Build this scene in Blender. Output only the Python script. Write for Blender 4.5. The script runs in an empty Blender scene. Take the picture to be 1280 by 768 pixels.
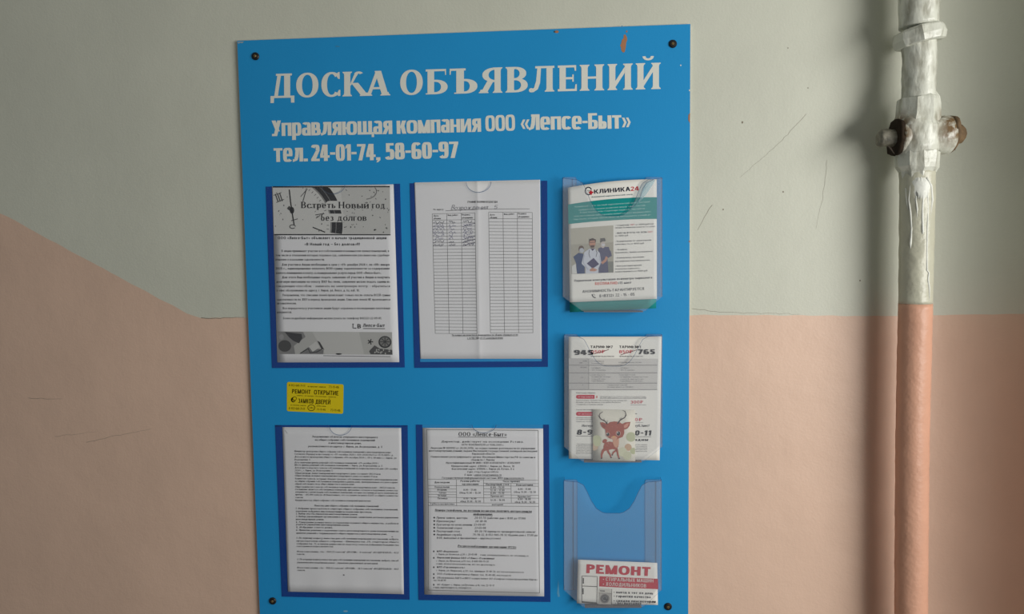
import bpy, math, random
from mathutils import Vector, Matrix, noise
from mathutils.geometry import tessellate_polygon
random.seed(7)
S = bpy.context.scene
COL = S.collection

# ------------------------------------------------------------------ camera
F = 930.0
CAM = Vector((0.0795, -1.2336, 1.62))
YAW, PIT, ROL = -0.0674, -0.0728, -0.0117
cy, sy, cp, sp, cr, sr = math.cos(YAW), math.sin(YAW), math.cos(PIT), math.sin(PIT), math.cos(ROL), math.sin(ROL)
FW = Vector((sy * cp, cy * cp, sp)); R0 = Vector((cy, -sy, 0)); U0 = R0.cross(FW)
RT = R0 * cr + U0 * sr; UP = -R0 * sr + U0 * cr
cam = bpy.data.cameras.new('camera'); cam.sensor_width = 36; cam.lens = 36 * F / 1280; cam.clip_start = .02
co = bpy.data.objects.new('camera', cam); COL.objects.link(co)
co.matrix_world = Matrix(((RT.x, UP.x, -FW.x, CAM.x), (RT.y, UP.y, -FW.y, CAM.y), (RT.z, UP.z, -FW.z, CAM.z), (0, 0, 0, 1)))
S.camera = co

# ------------------------------------------------------------------ light
S.view_settings.view_transform = 'Standard'; S.view_settings.look = 'None'
S.view_settings.gamma = 1; S.view_settings.exposure = 0.0
W = bpy.data.worlds.new('world'); S.world = W; W.use_nodes = True
W.node_tree.nodes['Background'].inputs[0].default_value = (.86, .93, 1.0, 1)
W.node_tree.nodes['Background'].inputs[1].default_value = .18


def area(name, loc, to, sx, sz, power, color):
    l = bpy.data.lights.new(name, 'AREA'); l.shape = 'RECTANGLE'; l.size = sx; l.size_y = sz
    l.energy = power; l.color = color
    o = bpy.data.objects.new(name, l); COL.objects.link(o); o.location = loc
    o.rotation_euler = (Vector(to) - Vector(loc)).to_track_quat('-Z', 'Z').to_euler()
    return o


area('window_daylight', (1.60, -1.36, 1.63), (.25, 0, 1.6), .44, 1.6, 33.5, (1.0, .985, .95))


# ------------------------------------------------------------------ helpers
def lin(c):
    return tuple((v / 255 / 12.92) if v / 255 <= .04045 else ((v / 255 + .055) / 1.055) ** 2.4 for v in c)


MATS = {}


def mat(name, rgb, rough=.6, spec=.35, bump=0, bscale=60, var=0, vscale=8, metal=0, bump2=0, b2scale=6):
    if name in MATS: return MATS[name]
    m = bpy.data.materials.new(name); m.use_nodes = True
    nt = m.node_tree; b = nt.nodes['Principled BSDF']
    c = lin(rgb)
    b.inputs['Base Color'].default_value = (*c, 1); b.inputs['Roughness'].default_value = rough
    b.inputs['Specular IOR Level'].default_value = spec; b.inputs['Metallic'].default_value = metal
    if var or bump or bump2:
        tc = nt.nodes.new('ShaderNodeTexCoord')
    if var:
        n = nt.nodes.new('ShaderNodeTexNoise'); n.inputs['Scale'].default_value = vscale; n.inputs['Detail'].default_value = 6
        nt.links.new(tc.outputs['Object'], n.inputs['Vector'])
        r = nt.nodes.new('ShaderNodeValToRGB')
        r.color_ramp.elements[0].position = .3; r.color_ramp.elements[1].position = .7
        r.color_ramp.elements[0].color = (*[v * (1 - var) for v in c], 1); r.color_ramp.elements[1].color = (*[min(1, v * (1 + var)) for v in c], 1)
        nt.links.new(n.outputs['Fac'], r.inputs['Fac']); nt.links.new(r.outputs['Color'], b.inputs['Base Color'])
    last = None
    for (st, sc, dist) in ((bump, bscale, .001), (bump2, b2scale, .02)):
        if not st: continue
        n = nt.nodes.new('ShaderNodeTexNoise'); n.inputs['Scale'].default_value = sc; n.inputs['Detail'].default_value = 4
        nt.links.new(tc.outputs['Object'], n.inputs['Vector'])
        bp = nt.nodes.new('ShaderNodeBump'); bp.inputs['Strength'].default_value = st; bp.inputs['Distance'].default_value = dist
        nt.links.new(n.outputs['Fac'], bp.inputs['Height'])
        if last: nt.links.new(last.outputs['Normal'], bp.inputs['Normal'])
        last = bp
    if last: nt.links.new(last.outputs['Normal'], b.inputs['Normal'])
    MATS[name] = m
    return m


def ink(rgb):
    return mat('ink_%02x%02x%02x' % tuple(rgb), rgb, .7, .1)


def clear(name, tint, haze, hazecol, rough=.08, fac=.25):
    m = bpy.data.materials.new(name); m.use_nodes = True; nt = m.node_tree
    nt.nodes.remove(nt.nodes['Principled BSDF']); out = nt.nodes['Material Output']
    tr = nt.nodes.new('ShaderNodeBsdfTransparent'); tr.inputs[0].default_value = (*tint, 1)
    df = nt.nodes.new('ShaderNodeBsdfDiffuse'); df.inputs[0].default_value = (*hazecol, 1)
    gl = nt.nodes.new('ShaderNodeBsdfGlossy'); gl.inputs['Roughness'].default_value = rough
    m1 = nt.nodes.new('ShaderNodeMixShader'); m1.inputs[0].default_value = haze
    m2 = nt.nodes.new('ShaderNodeMixShader')
    fr = nt.nodes.new('ShaderNodeLayerWeight'); fr.inputs['Blend'].default_value = .5
    pw = nt.nodes.new('ShaderNodeMath'); pw.operation = 'POWER'; pw.inputs[1].default_value = 4
    mu = nt.nodes.new('ShaderNodeMath'); mu.operation = 'MULTIPLY_ADD'; mu.inputs[1].default_value = fac; mu.inputs[2].default_value = fac * .1
    nt.links.new(fr.outputs['Facing'], pw.inputs[0]); nt.links.new(pw.outputs[0], mu.inputs[0]); nt.links.new(mu.outputs[0], m2.inputs[0])
    nt.links.new(tr.outputs[0], m1.inputs[1]); nt.links.new(df.outputs[0], m1.inputs[2])
    nt.links.new(m1.outputs[0], m2.inputs[1]); nt.links.new(gl.outputs[0], m2.inputs[2])
    nt.links.new(m2.outputs[0], out.inputs['Surface'])
    return m


def P(px, py, d=0.0):
    """the point at distance d in front of the wall (plane y = 0) seen at that place of the photograph"""
    v = FW + RT * ((px - 640) / F) - UP * ((py - 384) / F)
    return CAM + v * ((-d - CAM.y) / v.y)


def link(name, verts, faces, mats, parent=None, mi=None, smooth=False):
    me = bpy.data.meshes.new(name); me.from_pydata([tuple(v) for v in verts], [], faces)
    if not isinstance(mats, (list, tuple)): mats = [mats]
    for m in mats: me.materials.append(m)
    if mi: me.polygons.foreach_set('material_index', mi)
    if smooth: me.polygons.foreach_set('use_smooth', [True] * len(me.polygons))
    me.update()
    o = bpy.data.objects.new(name, me); COL.objects.link(o)
    if parent:
        o.parent = parent
        M = Matrix.Identity(4); p = parent
        while p: M = Matrix.Translation(p.location) @ M; p = p.parent if False else None
        o.matrix_parent_inverse = Matrix.Translation(-parent.location)
    return o


def root(name, loc):
    o = bpy.data.objects.new(name, None); COL.objects.link(o); o.location = loc; o.empty_display_size = .05
    return o


def tag(o, label, cat, group=None):
    o['label'] = label; o['category'] = cat
    if group: o['group'] = group
    return o


class MB:
    def __init__(s): s.v = []; s.f = []; s.m = []

    def add(s, vs, fs, m=0):
        n = len(s.v); s.v += [Vector(v) for v in vs]; s.f += [tuple(i + n for i in f) for f in fs]; s.m += [m] * len(fs)

    def prism(s, pts, d0, d1, m=0, em=None):
        """pixel outline pts as a plate between distances d0 (back) and d1 (front) of the wall"""
        n = len(pts); fr = [P(x, y, d1) for x, y in pts]; off = Vector((0, d1 - d0, 0)); bk = [p + off for p in fr]
        tri = tessellate_polygon([[Vector((x, -y, 0)) for x, y in pts]])
        s.add(fr, [tuple(t) for t in tri], m); s.add(bk, [tuple(t)[::-1] for t in tri], m)
        s.add(fr + bk, [(i, (i + 1) % n, n + (i + 1) % n, n + i) for i in range(n)], m if em is None else em)

    def lathe(s, axis, radii, sides=24, jit=0, rot=0, m=0, cap=True, u=None, seed=0):
        """rings around a list of points"""
        n = len(axis); V = []
        for i, (a, r) in enumerate(zip(axis, radii)):
            t = (axis[min(i + 1, n - 1)] - axis[max(i - 1, 0)]).normalized()
            ref = Vector((0, 1, 0)) if abs(t.y) < .9 else Vector((0, 0, 1))
            x = t.cross(ref).normalized(); y = x.cross(t).normalized()
            for k in range(sides):
                an = rot + k * 2 * math.pi / sides
                dv = x * math.cos(an) + y * math.sin(an); rr = r
                if jit:
                    q = a + dv * r
                    rr += jit * noise.noise(q * 45 + Vector((seed, 0, 0))) + jit * .6 * noise.noise(q * 130 + Vector((0, seed, 0)))
                V.append(a + dv * rr)
        Fs = []
        for i in range(n - 1):
            for k in range(sides):
                k2 = (k + 1) % sides
                Fs.append((i * sides + k, i * sides + k2, (i + 1) * sides + k2, (i + 1) * sides + k))
        if cap: Fs += [tuple(range(sides))[::-1], tuple((n - 1) * sides + k for k in range(sides))]
        s.add(V, Fs, m)

    def build(s, name, mats, parent=None, smooth=False):
        return link(name, s.v, s.f, mats, parent, s.m, smooth)


# ------------------------------------------------------------------ stroke lettering
class Style:
    def __init__(s, w=.13, t=.11, n=2.4, cw=1.0, lw=.84, xh=.73, gap=.14, serif=0, st=.05, sl=0, q=10, thin=None):
        s.w, s.t, s.n, s.cw, s.lw, s.xh, s.gap, s.serif, s.st, s.sl, s.q = w, t, n, cw, lw, xh, gap, serif, st, sl, q
        s.thin = thin if thin is not None else w


LAT = dict(zip('ABCEHKMOPTXacekmoptxyrn', 'АВСЕНКМОРТХасекмортхугп'))


def glyph(ch, z):
    ch = LAT.get(ch, ch)
    low = ch.islower(); h = z.xh if low else 1.0
    k = z.cw * (z.lw if low else 1); w, t, th = z.w, z.t, z.thin
    out = []; e = z.serif; ss = z.st

    def poly(*p): out.append(list(p))

    def foot(x, wd, y, up):
        if e:
            g = up
            poly((x - e, y), (x + wd + e, y), (x + wd + e, y + g * ss * .7), (x + wd + e * .25, y + g * ss * 1.5), (x + wd, y + g * ss * 3), (x, y + g * ss * 3), (x - e * .25, y + g * ss * 1.5), (x - e, y + g * ss * .7))

    def V(x, y0=0, y1=None, b=1, tp=1, wd=None):
        y1 = h if y1 is None else y1; wd = wd or w
        poly((x, y0), (x + wd, y0), (x + wd, y1), (x, y1))
        if b: foot(x, wd, y0, 1)
        if tp: foot(x, wd, y1, -1)

    def H(y, x0, x1): poly((x0, y), (x1, y), (x1, y + t), (x0, y + t))

    def D(xb, xt, y0=0, y1=None, wd=None, b=0, tp=0):
        y1 = h if y1 is None else y1; wd = wd or w
        poly((xb, y0), (xb + wd, y0), (xt + wd, y1), (xt, y1))
        if b: foot(xb, wd, y0, 1)
        if tp: foot(xt, wd, y1, -1)

    def sup(c, n): return math.copysign(abs(c) ** (2 / n), c)

    def Rg(x0, x1, y0, y1, a0=0, a1=360, tt=None, ww=None):
        tt = tt or t; ww = ww or w
        cx, cyy, rx, ry = (x0 + x1) / 2, (y0 + y1) / 2, (x1 - x0) / 2, (y1 - y0) / 2
        N = max(3, int(z.q * abs(a1 - a0) / 360 + .5)); pr = None
        for i in range(N + 1):
            a = math.radians(a0 + (a1 - a0) * i / N); c, s_ = sup(math.cos(a), z.n), sup(math.sin(a), z.n)
            o = (cx + rx * c, cyy + ry * s_); q = (cx + max(rx - ww, .01) * c, cyy + max(ry - tt, .01) * s_)
            if pr: poly(pr[0], o, q, pr[1])
            pr = (o, q)

    def bowl(x0, x1, y0, y1):
        rx = min((x1 - x0) * .75, (y1 - y0) * .75)
        Rg(x1 - 2 * rx, x1, y0, y1, -90, 90); H(y0, x0, x1 - rx + .01); H(y1 - t, x0, x1 - rx + .01)

    c = ch.upper() if ch not in 'аербуф' else ch
    Wd = .62 * k
    if c == 'А':
        Wd = .72 * k; D(0, Wd / 2 - th / 2, wd=th, b=1); D(Wd - w * 1.05, Wd / 2 - w / 2, wd=w * 1.05, b=1); H(h * .26, Wd * .22, Wd * .78)
    elif c == 'Б': V(0, tp=0, b=0); H(h - t, -e, Wd * .92); bowl(w * .5, Wd, 0, h * .58); (e and (poly((Wd * .92 - ss, h), (Wd * .92, h), (Wd * .92, h - .24), (Wd * .92 - ss * .6, h - .24)), poly((-e, 0), (w, 0), (w, ss), (-e, ss))))
    elif c == 'В': V(0); bowl(w * .5, Wd, 0, h * .56); bowl(w * .5, Wd * .93, h * .56 - t, h)
    elif c == 'Г': Wd = .52 * k; V(0, tp=0); H(h - t, -e, Wd)
    elif c == 'Д':
        Wd = .8 * k; g = .14 * k; D(g * .9, g * 1.7, t, h, wd=th); V(Wd - g - w, t * .5, b=0, tp=0); H(0, 0, Wd); H(h - t, g * 1.7 - e, Wd - g + e)
        dd = .17 * (h + .2); poly((0, -dd), (w * .55, -dd), (w * .6, t), (0, t)); poly((Wd - w * .55, -dd), (Wd, -dd), (Wd, t), (Wd - w * .6, t))
    elif c == 'Е':
        Wd = .56 * k; V(0, b=0, tp=0); H(0, -e, Wd); H(h - t, -e, Wd * .96); H(h * .5 - t / 2, 0, Wd * .82)
        if e: poly((Wd, 0), (Wd, .26), (Wd - ss, .26), (Wd - ss * 1.7, 0)); poly((Wd * .96, h), (Wd * .96, h - .22), (Wd * .96 - ss, h - .22), (Wd * .96 - ss * 1.7, h)); poly((Wd * .82, h * .36), (Wd * .82, h * .64), (Wd * .82 - ss, h * .64), (Wd * .82 - ss, h * .36))
    elif c == 'Ж': Wd = .95 * k; V(Wd / 2 - w / 2); D(0, Wd * .4, 0, h * .52); D(Wd * .02, Wd * .4, h, h * .48); D(Wd - w, Wd * .6 - w, 0, h * .52); D(Wd - w, Wd * .6 - w, h, h * .48)
    elif c == 'З': Wd = .56 * k; Rg(0, Wd, 0, h * .56, -150, 90); Rg(0, Wd * .95, h * .56 - t, h, -90, 150)
    elif c in 'ИЙ':
        Wd = (.68 if w < .18 else .72) * k; V(0); V(Wd - w); kk = min(.5 * h, max(th * 1.5, .24 * h)); lo, hi = (0, h) if not e else (h * .1, h * .9)
        poly((w * .98, lo), (w * .98, lo + kk), (Wd - w * .98, hi), (Wd - w * .98, hi - kk))
        if c == 'Й': Rg(Wd * .24, Wd * .76, h + .1, h + .42, 180, 360, tt=t * .9, ww=w * .5)
    elif c == 'К':
        Wd = .64 * k; V(0)
        if e:
            poly((w, h * .5), (w, h * .42), (Wd * .42, h * .5), (Wd * .62, h * .78), (Wd * .72, h * .9), (Wd * .6, h * .97), (Wd * .5, h * .85), (Wd * .34, h * .55))
            Rg(Wd * .5, Wd * 1.0, h * .70, h, 30, 160, ww=w * .6); D(Wd * .9, Wd * .36, 0, h * .54, wd=w * 1.15); foot(Wd * .9, w * 1.1, 0, 1)
        else:
            D(w * .8, Wd - w * 1.05, h * .42, h, wd=w * 1.1); D(Wd - w * 1.05, w * 1.0, 0, h * .6, wd=w * 1.1)
    elif c == 'Л':
        Wd = .68 * k; V(Wd - w, tp=0)
        H(h - t, Wd * .2 - e * .5, Wd + e)
        poly((Wd * .26, h - t * .5), (Wd * .26 + th, h - t * .5), (Wd * .24 + th * .85, h * .35), (Wd * .14 + th * .8, h * .1), (Wd * .07, -.01), (-.02 * k, -.01), (-.02 * k, t * 1.1), (Wd * .1, h * .16), (Wd * .2, h * .42))
        if e: Rg(-.1 * k, .06 * k, -.015, .15, 0, 360, tt=.07, ww=.07)
    elif c == 'М': Wd = .84 * k; V(0); V(Wd - w); D(Wd / 2 - w * .5, 0, 0 if not e else h * .1, h); D(Wd / 2 - w * .5, Wd - w, 0 if not e else h * .1, h)
    elif c == 'Н': Wd = .68 * k; V(0); V(Wd - w); H(h * .5 - t / 2, w * .5, Wd - w * .5)
    elif c == 'О': Wd = (.78 if not low else .74) * k; Rg(0, Wd, -.01, h + .01)
    elif c == 'П': Wd = .66 * k; V(0, tp=0); V(Wd - w, tp=0); H(h - t, -e, Wd + e)
    elif c == 'Р': Wd = .6 * k; V(0); bowl(w * .5, Wd, h * .4, h)
    elif c == 'С':
        Wd = (.7 if e else .62) * k; Rg(0, Wd * 1.05, -.01, h + .01, 44 if e else 36, 316 if e else 324)
        if e: poly((Wd * .72, h * .9), (Wd * .86, h * .995), (Wd * .93, h * .995), (Wd * .94, h * .72), (Wd * .86, h * .72)); poly((Wd * .78, h * .1), (Wd * .87, h * .02), (Wd * .97, h * .03), (Wd * .97, h * .27), (Wd * .89, h * .27))
    elif c == 'Т': Wd = .6 * k; V(Wd / 2 - w / 2, tp=0); H(h - t, 0, Wd); e and (poly((0, h), (ss, h), (ss * .6, h * .76), (0, h * .76)), poly((Wd, h), (Wd - ss, h), (Wd - ss * .6, h * .76), (Wd, h * .76)))
    elif c in 'Уу':
        Wd = .62 * k; y0 = -.26 if low else 0; D(Wd * .18, Wd - w * .95, y0, h, wd=w * .95, tp=1); D(Wd * .44, 0, h * .3 if not low else 0, h, wd=w * 1.05, tp=1); H(y0, Wd * .02, Wd * .3)
    elif c in 'Фф':
        Wd = .86 * k; V(Wd / 2 - w / 2, -.24 if low else 0, 1 if low else h); Rg(0, Wd, h * .12 if not low else 0, h * .88 if not low else h)
    elif c == 'Х': Wd = .64 * k; D(0, Wd - w * 1.1, wd=w * 1.1); D(Wd - w * 1.1, 0, wd=w * 1.1)
    elif c == 'Ц': Wd = .7 * k; V(0); V(Wd - w - .06 * k); H(0, 0, Wd + .02); poly((Wd - w * .5, -.17), (Wd + .02, -.17), (Wd + .02, t), (Wd - w * .5, t))
    elif c == 'Ч': Wd = .62 * k; V(Wd - w); Rg(0, Wd * .9, h * .38, h * 1.5, 180, 280); V(0, h * .85, h, b=0)
    elif c == 'Ш': Wd = .98 * k; V(0); V(Wd / 2 - w / 2); V(Wd - w); H(0, 0, Wd)
    elif c == 'Щ': Wd = 1.0 * k; V(0); V(Wd / 2 - w / 2 - .02); V(Wd - w - .04 * k); H(0, 0, Wd + w * .3); poly((Wd - w * .3, -.17), (Wd + w * .35, -.17), (Wd + w * .35, t), (Wd - w * .3, t))
    elif c == 'Ъ':
        Wd = .74 * k; x = Wd * .24; V(x, tp=0, b=0); H(h - t, 0, x + w + e * .8); bowl(x + w * .5, Wd, 0, h * .58)
        if e: poly((0, h), (ss, h), (ss * .6, h * .76), (0, h * .76)); poly((x - e, 0), (x + w, 0), (x + w, ss), (x - e, ss))
    elif c == 'Ы': Wd = .84 * k; V(0); bowl(w * .5, Wd - w - .05, 0, h * .58); V(Wd - w)
    elif c == 'Ь': Wd = .58 * k; V(0); bowl(w * .5, Wd, 0, h * .58)
    elif c == 'Э': Wd = .68 * k; Rg(-Wd * .05, Wd, -.01, h + .01, -132, 132); H(h * .5 - t / 2, Wd * .3, Wd - w * .5)
    elif c == 'Ю': Wd = 1.0 * k; V(0); Rg(Wd * .3, Wd, -.01, h + .01); H(h * .5 - t / 2, w * .5, Wd * .3 + w * .5)
    elif c == 'Я':
        Wd = .64 * k; V(Wd - w); y0 = h * .42; rx = min(Wd * .7, (h - y0) * .75)
        Rg(.04 * k, .04 * k + 2 * rx, y0, h, 90, 270); H(y0, .04 * k + rx, Wd); H(h - t, .04 * k + rx, Wd); D(-.02 * k, Wd * .34, 0, y0 + t, b=1)
    elif c == 'а':
        Wd = .6 * k; V(Wd - w, 0, h * .7, tp=0); Rg(0, Wd, 0, h * .6, 70, 360); Rg(0.02, Wd, h * .35, h + .01, 0, 150)
    elif c == 'е': Wd = .64 * k; Rg(0, Wd, -.01, h + .01, 0, 318); H(h * .5 - t * .6, w * .5, Wd - .01)
    elif c == 'р': Wd = .62 * k; V(0, -.27); Rg(0, Wd, 0, h + .01)
    elif c == 'б': Wd = .64 * k; Rg(0, Wd, -.01, h * .95); Rg(0, Wd * 1.3, h * .2, 1.08, 100, 180); H(1.08 - t, Wd * .55, Wd * .95)
    elif c == '0': Wd = .6 * k; Rg(0, Wd, -.01, 1.01)
    elif c == '1': Wd = .36 * k; V(Wd - w, tp=0, b=e and 1); poly((Wd - w, 1), (Wd - w, 1 - t * 1.4), (0, .78 - t * .5), (0, .78 + t * .5))
    elif c == '2': Wd = .56 * k; Rg(0, Wd, .42, 1.01, -8, 165); H(0, 0, Wd); poly((0, t * .8), (w * 1.25, t * .8), (Wd, .64), (Wd - w, .64), (Wd - w * 1.2, .55))
    elif c == '3': Wd = .56 * k; Rg(0, Wd, -.01, .57, -160, 90); Rg(0, Wd * .97, .57 - t, 1.01, -90, 155)
    elif c == '4': Wd = .62 * k; V(Wd - w * 1.5, b=0, tp=0); H(.2, 0, Wd); poly((0, .2 + t * .5), (0, .2 + t * 1.3), (Wd - w * 1.8, 1), (Wd - w, 1), (Wd - w * 1.4, .85), (w * .8, .2 + t * .9))
    elif c == '5': Wd = .57 * k; H(1 - t, w * .3, Wd * .95); V(w * .3, .46, 1, 0, 0, wd=w * .9); Rg(0, Wd, -.01, .64, -160, 135)
    elif c == '6': Wd = .6 * k; Rg(0, Wd, -.01, .6); Rg(0, Wd, .0, 1.01, 40, 190)
    elif c == '7': Wd = .56 * k; H(1 - t, 0, Wd); D(Wd * .14, Wd - w * .98, 0, 1 - t * .5)
    elif c == '8': Wd = .6 * k; Rg(0, Wd, -.01, .57); Rg(Wd * .04, Wd * .96, .57 - t, 1.01)
    elif c == '9': Wd = .6 * k; Rg(0, Wd, .4, 1.01); Rg(0, Wd, -.01, 1.0, -140, 10)
    elif c == '.': Wd = w * 1.1; poly((0, 0), (Wd, 0), (Wd, t * 1.2), (0, t * 1.2))
    elif c == ',': Wd = w * 1.1; poly((0, t * 1.2), (0, 0), (w * .4, 0), (0, -.13), (w * .5, -.13), (Wd, 0), (Wd, t * 1.2))
    elif c == ':': Wd = w; poly((0, 0), (w, 0), (w, t), (0, t)); poly((0, .45), (w, .45), (w, .45 + t), (0, .45 + t))
    elif c == '-': Wd = .34 * k; H(.33 if z.w < .16 else .38, 0, Wd)
    elif c in '–—': Wd = .6 * k; H(.33, 0, Wd)
    elif c == '•': Wd = .3; Rg(0, .3, .25, .55, tt=.14, ww=.14)
    elif c == '!': Wd = w; V(0, .28, 1, 0, 0); poly((0, 0), (w, 0), (w, t), (0, t))
    elif c == '/': Wd = .4 * k; D(0, Wd - w, 0, 1, wd=w * .8)
    elif c == '(': Wd = .3 * k; Rg(0, Wd * 3, -.15, 1.1, 135, 225)
    elif c == ')': Wd = .3 * k; Rg(-2 * Wd, Wd, -.15, 1.1, -45, 45)
    elif c in '«»':
        Wd = .5 * k
        for j in (0, .26 * k):
            a, b_ = (j + .22 * k - w * .3, j) if c == '«' else (j, j + .22 * k - w * .3)
            ww = w * .62; poly((a, .68), (b_, .38), (b_ + ww, .38), (a + ww, .68)); poly((a, .08), (a + ww, .08), (b_ + ww, .38), (b_, .38))
    elif c == '№': Wd = 1.1 * k; V(0, b=0, tp=0); V(.5 * k, b=0, tp=0); D(.5 * k, 0, 0, 1); Rg(.74 * k, 1.1 * k, .4, .9, tt=t * .8, ww=w * .8); H(.2, .74 * k, 1.1 * k)
    elif c == '₽': Wd = .66 * k; V(.08); bowl(.08, Wd, .4, 1); H(.2, 0, Wd * .6)
    elif c == '@': Wd = .9 * k; Rg(0, Wd, -.15, .9, 0, 320, tt=t * .7, ww=w * .7); Rg(.22 * k, .66 * k, .1, .6, tt=t * .7, ww=w * .7)
    elif c == '_': Wd = .6 * k; H(-.15, 0, Wd)
    elif c in 'SЅ': Wd = .58 * k; Rg(0, Wd, .57 * h - t, h, 20, 270); Rg(0, Wd, 0, .57 * h, -160, 90)
    elif c in 'NИ': Wd = .66 * k; V(0); V(Wd - w); D(Wd - w, 0)
    elif c == 'L' or c == 'I' or c == 'F':
        Wd = .5 * k if c != 'I' else w; V(0, b=0, tp=0)
        if c == 'L': H(0, 0, Wd)
        if c == 'F': H(h - t, 0, Wd); H(h * .5, 0, Wd * .8)
    elif c == 'U': Wd = .62 * k; V(0, h * .4, b=0); V(Wd - w, h * .4, b=0); Rg(0, Wd, 0, h * .9, 180, 360)
    elif c == 'G' or c == 'D' or c == 'Q': Wd = .66 * k; Rg(0, Wd, 0, h)
    elif c == 'V' or c == 'W': Wd = .62 * k; D(Wd / 2 - w / 2, 0); D(Wd / 2 - w / 2, Wd - w)
    else: Wd = .5 * k; V(0, 0, h); H(h - t, 0, Wd)
    return Wd, out


class Print:
    """flat print laid on a sheet whose distance from the wall is depth(px, py)"""

    def __init__(s, depth, lift=.00015):
        s.d = depth if callable(depth) else (lambda x, y: depth); s.lift = lift
        s.mb = MB(); s.mats = []; s.o = (0, 0, 1)

    def crop(s, x, y, k): s.o = (x, y, k); return s

    def mi(s, m):
        if isinstance(m, tuple): m = ink(m)
        if m not in s.mats: s.mats.append(m)
        return s.mats.index(m)

    def tp(s, x, y): return s.o[0] + x / s.o[2], s.o[1] + y / s.o[2]

    def pp(s, x, y, layer): X, Y = s.tp(x, y); return P(X, Y, s.d(X, Y) + s.lift * layer)

    def poly(s, pts, m, layer=1):
        tri = tessellate_polygon([[Vector((x, -y, 0)) for x, y in pts]])
        s.mb.add([s.pp(x, y, layer) for x, y in pts], [tuple(t) for t in tri], s.mi(m))

    def ell(s, x, y, rx, ry, m, layer=1, n=20, rot=0):
        c, sn = math.cos(rot), math.sin(rot)
        s.poly([(x + rx * math.cos(a) * c - ry * math.sin(a) * sn, y + rx * math.cos(a) * sn + ry * math.sin(a) * c) for a in [i * 2 * math.pi / n for i in range(n)]], m, layer)

    def line(s, pts, wd, m, layer=1, w1=None):
        q = [pts[0]]; lim = 4 * s.o[2]
        for a, b in zip(pts, pts[1:]):
            k = max(1, int(math.hypot(b[0] - a[0], b[1] - a[1]) / lim))
            q += [(a[0] + (b[0] - a[0]) * i / k, a[1] + (b[1] - a[1]) * i / k) for i in range(1, k + 1)]
        pts = q
        n = len(pts); L = []; Rr = []
        for i, p in enumerate(pts):
            a, b = pts[max(i - 1, 0)], pts[min(i + 1, n - 1)]
            dx, dy = b[0] - a[0], b[1] - a[1]; q = math.hypot(dx, dy) or 1
            ww = wd if w1 is None else wd + (w1 - wd) * i / (n - 1)
            nx, ny = -dy / q * ww / 2, dx / q * ww / 2
            L.append((p[0] + nx, p[1] + ny)); Rr.append((p[0] - nx, p[1] - ny))
        s.mb.add([s.pp(x, y, layer) for x, y in L + Rr], [(i, i + 1, n + i + 1, n + i) for i in range(n - 1)], s.mi(m))

    def arc(s, x, y, rx, ry, a0, a1, wd, m, layer=1, n=16):
        s.line([(x + rx * math.cos(math.radians(a0 + (a1 - a0) * i / n)), y - ry * math.sin(math.radians(a0 + (a1 - a0) * i / n))) for i in range(n + 1)], wd, m, layer)

    def quad(s, c, m, layer=1, n=8):
        for i in range(n):
            for j in range(n):
                f = lambda u, v: tuple((c[0][k] * (1 - u) + c[1][k] * u) * (1 - v) + (c[3][k] * (1 - u) + c[2][k] * u) * v for k in (0, 1))
                s.poly([f(i / n, j / n), f((i + 1) / n, j / n), f((i + 1) / n, (j + 1) / n), f(i / n, (j + 1) / n)], m, layer)

    def letters(s, lst, h, z, m, base, layer=1):
        """glyphs fitted one by one between their own left and right edges; base(x) and h(x) give baseline and height"""
        i = s.mi(m); j = 0
        for c, x0, x1 in lst:
            a, ps = glyph(c, z); xs = [p[0] for q in ps for p in q]; g0, g1 = min(xs), max(xs)
            for p in ps:
                vs = []
                for gx, gy in p:
                    x = x0 + (x1 - x0) * (gx - g0) / (g1 - g0); vs.append(s.pp(x, base(x) - gy * h(x), layer + (j % 61) * .015))
                s.mb.add(vs, [tuple(range(len(vs)))], i); j += 1

    def rect(s, x0, y0, x1, y1, m, layer=1): s.poly([(x0, y0), (x1, y0), (x1, y1), (x0, y1)], m, layer)

    def text(s, st, x0, y0, x1, y1, h, z, m, layer=1, h1=None):
        h1 = h1 or h; L = 0; gl = []
        for c in st:
            if c == ' ': L += .32 * z.cw + z.gap * .3; continue
            a, ps = glyph(c, z); gl.append((L, ps)); L += a + z.gap * (z.cw * .5 + .5)
        L -= z.gap * (z.cw * .5 + .5)
        if x1 is None: x1 = x0 + L * h; y1 = y0 if y1 is None else y1
        dx, dy = x1 - x0, y1 - y0; q = math.hypot(dx, dy); ux, uy = dx / q, dy / q
        i = s.mi(m); j = 0
        for g0, ps in gl:
            for p in ps:
                vs = []
                for (gx, gy) in p:
                    f = (g0 + gx) / L; hh = h + (h1 - h) * f
                    bx, by = x0 + dx * f, y0 + dy * f
                    bx += z.sl * gy * hh
                    vs.append(s.pp(bx + uy * gy * hh, by - ux * gy * hh, layer + (j % 61) * .015))
                s.mb.add(vs, [tuple(range(len(vs)))], i); j += 1

    def block(s, lines, z, m, h, layer=1):
        for (t, x0, x1, y, *r) in lines: s.text(t, x0, y, x1, y + (r[0] if r else 0), h, z, m, layer)

    def build(s, name, parent): return s.mb.build(name, s.mats, parent)


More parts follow.
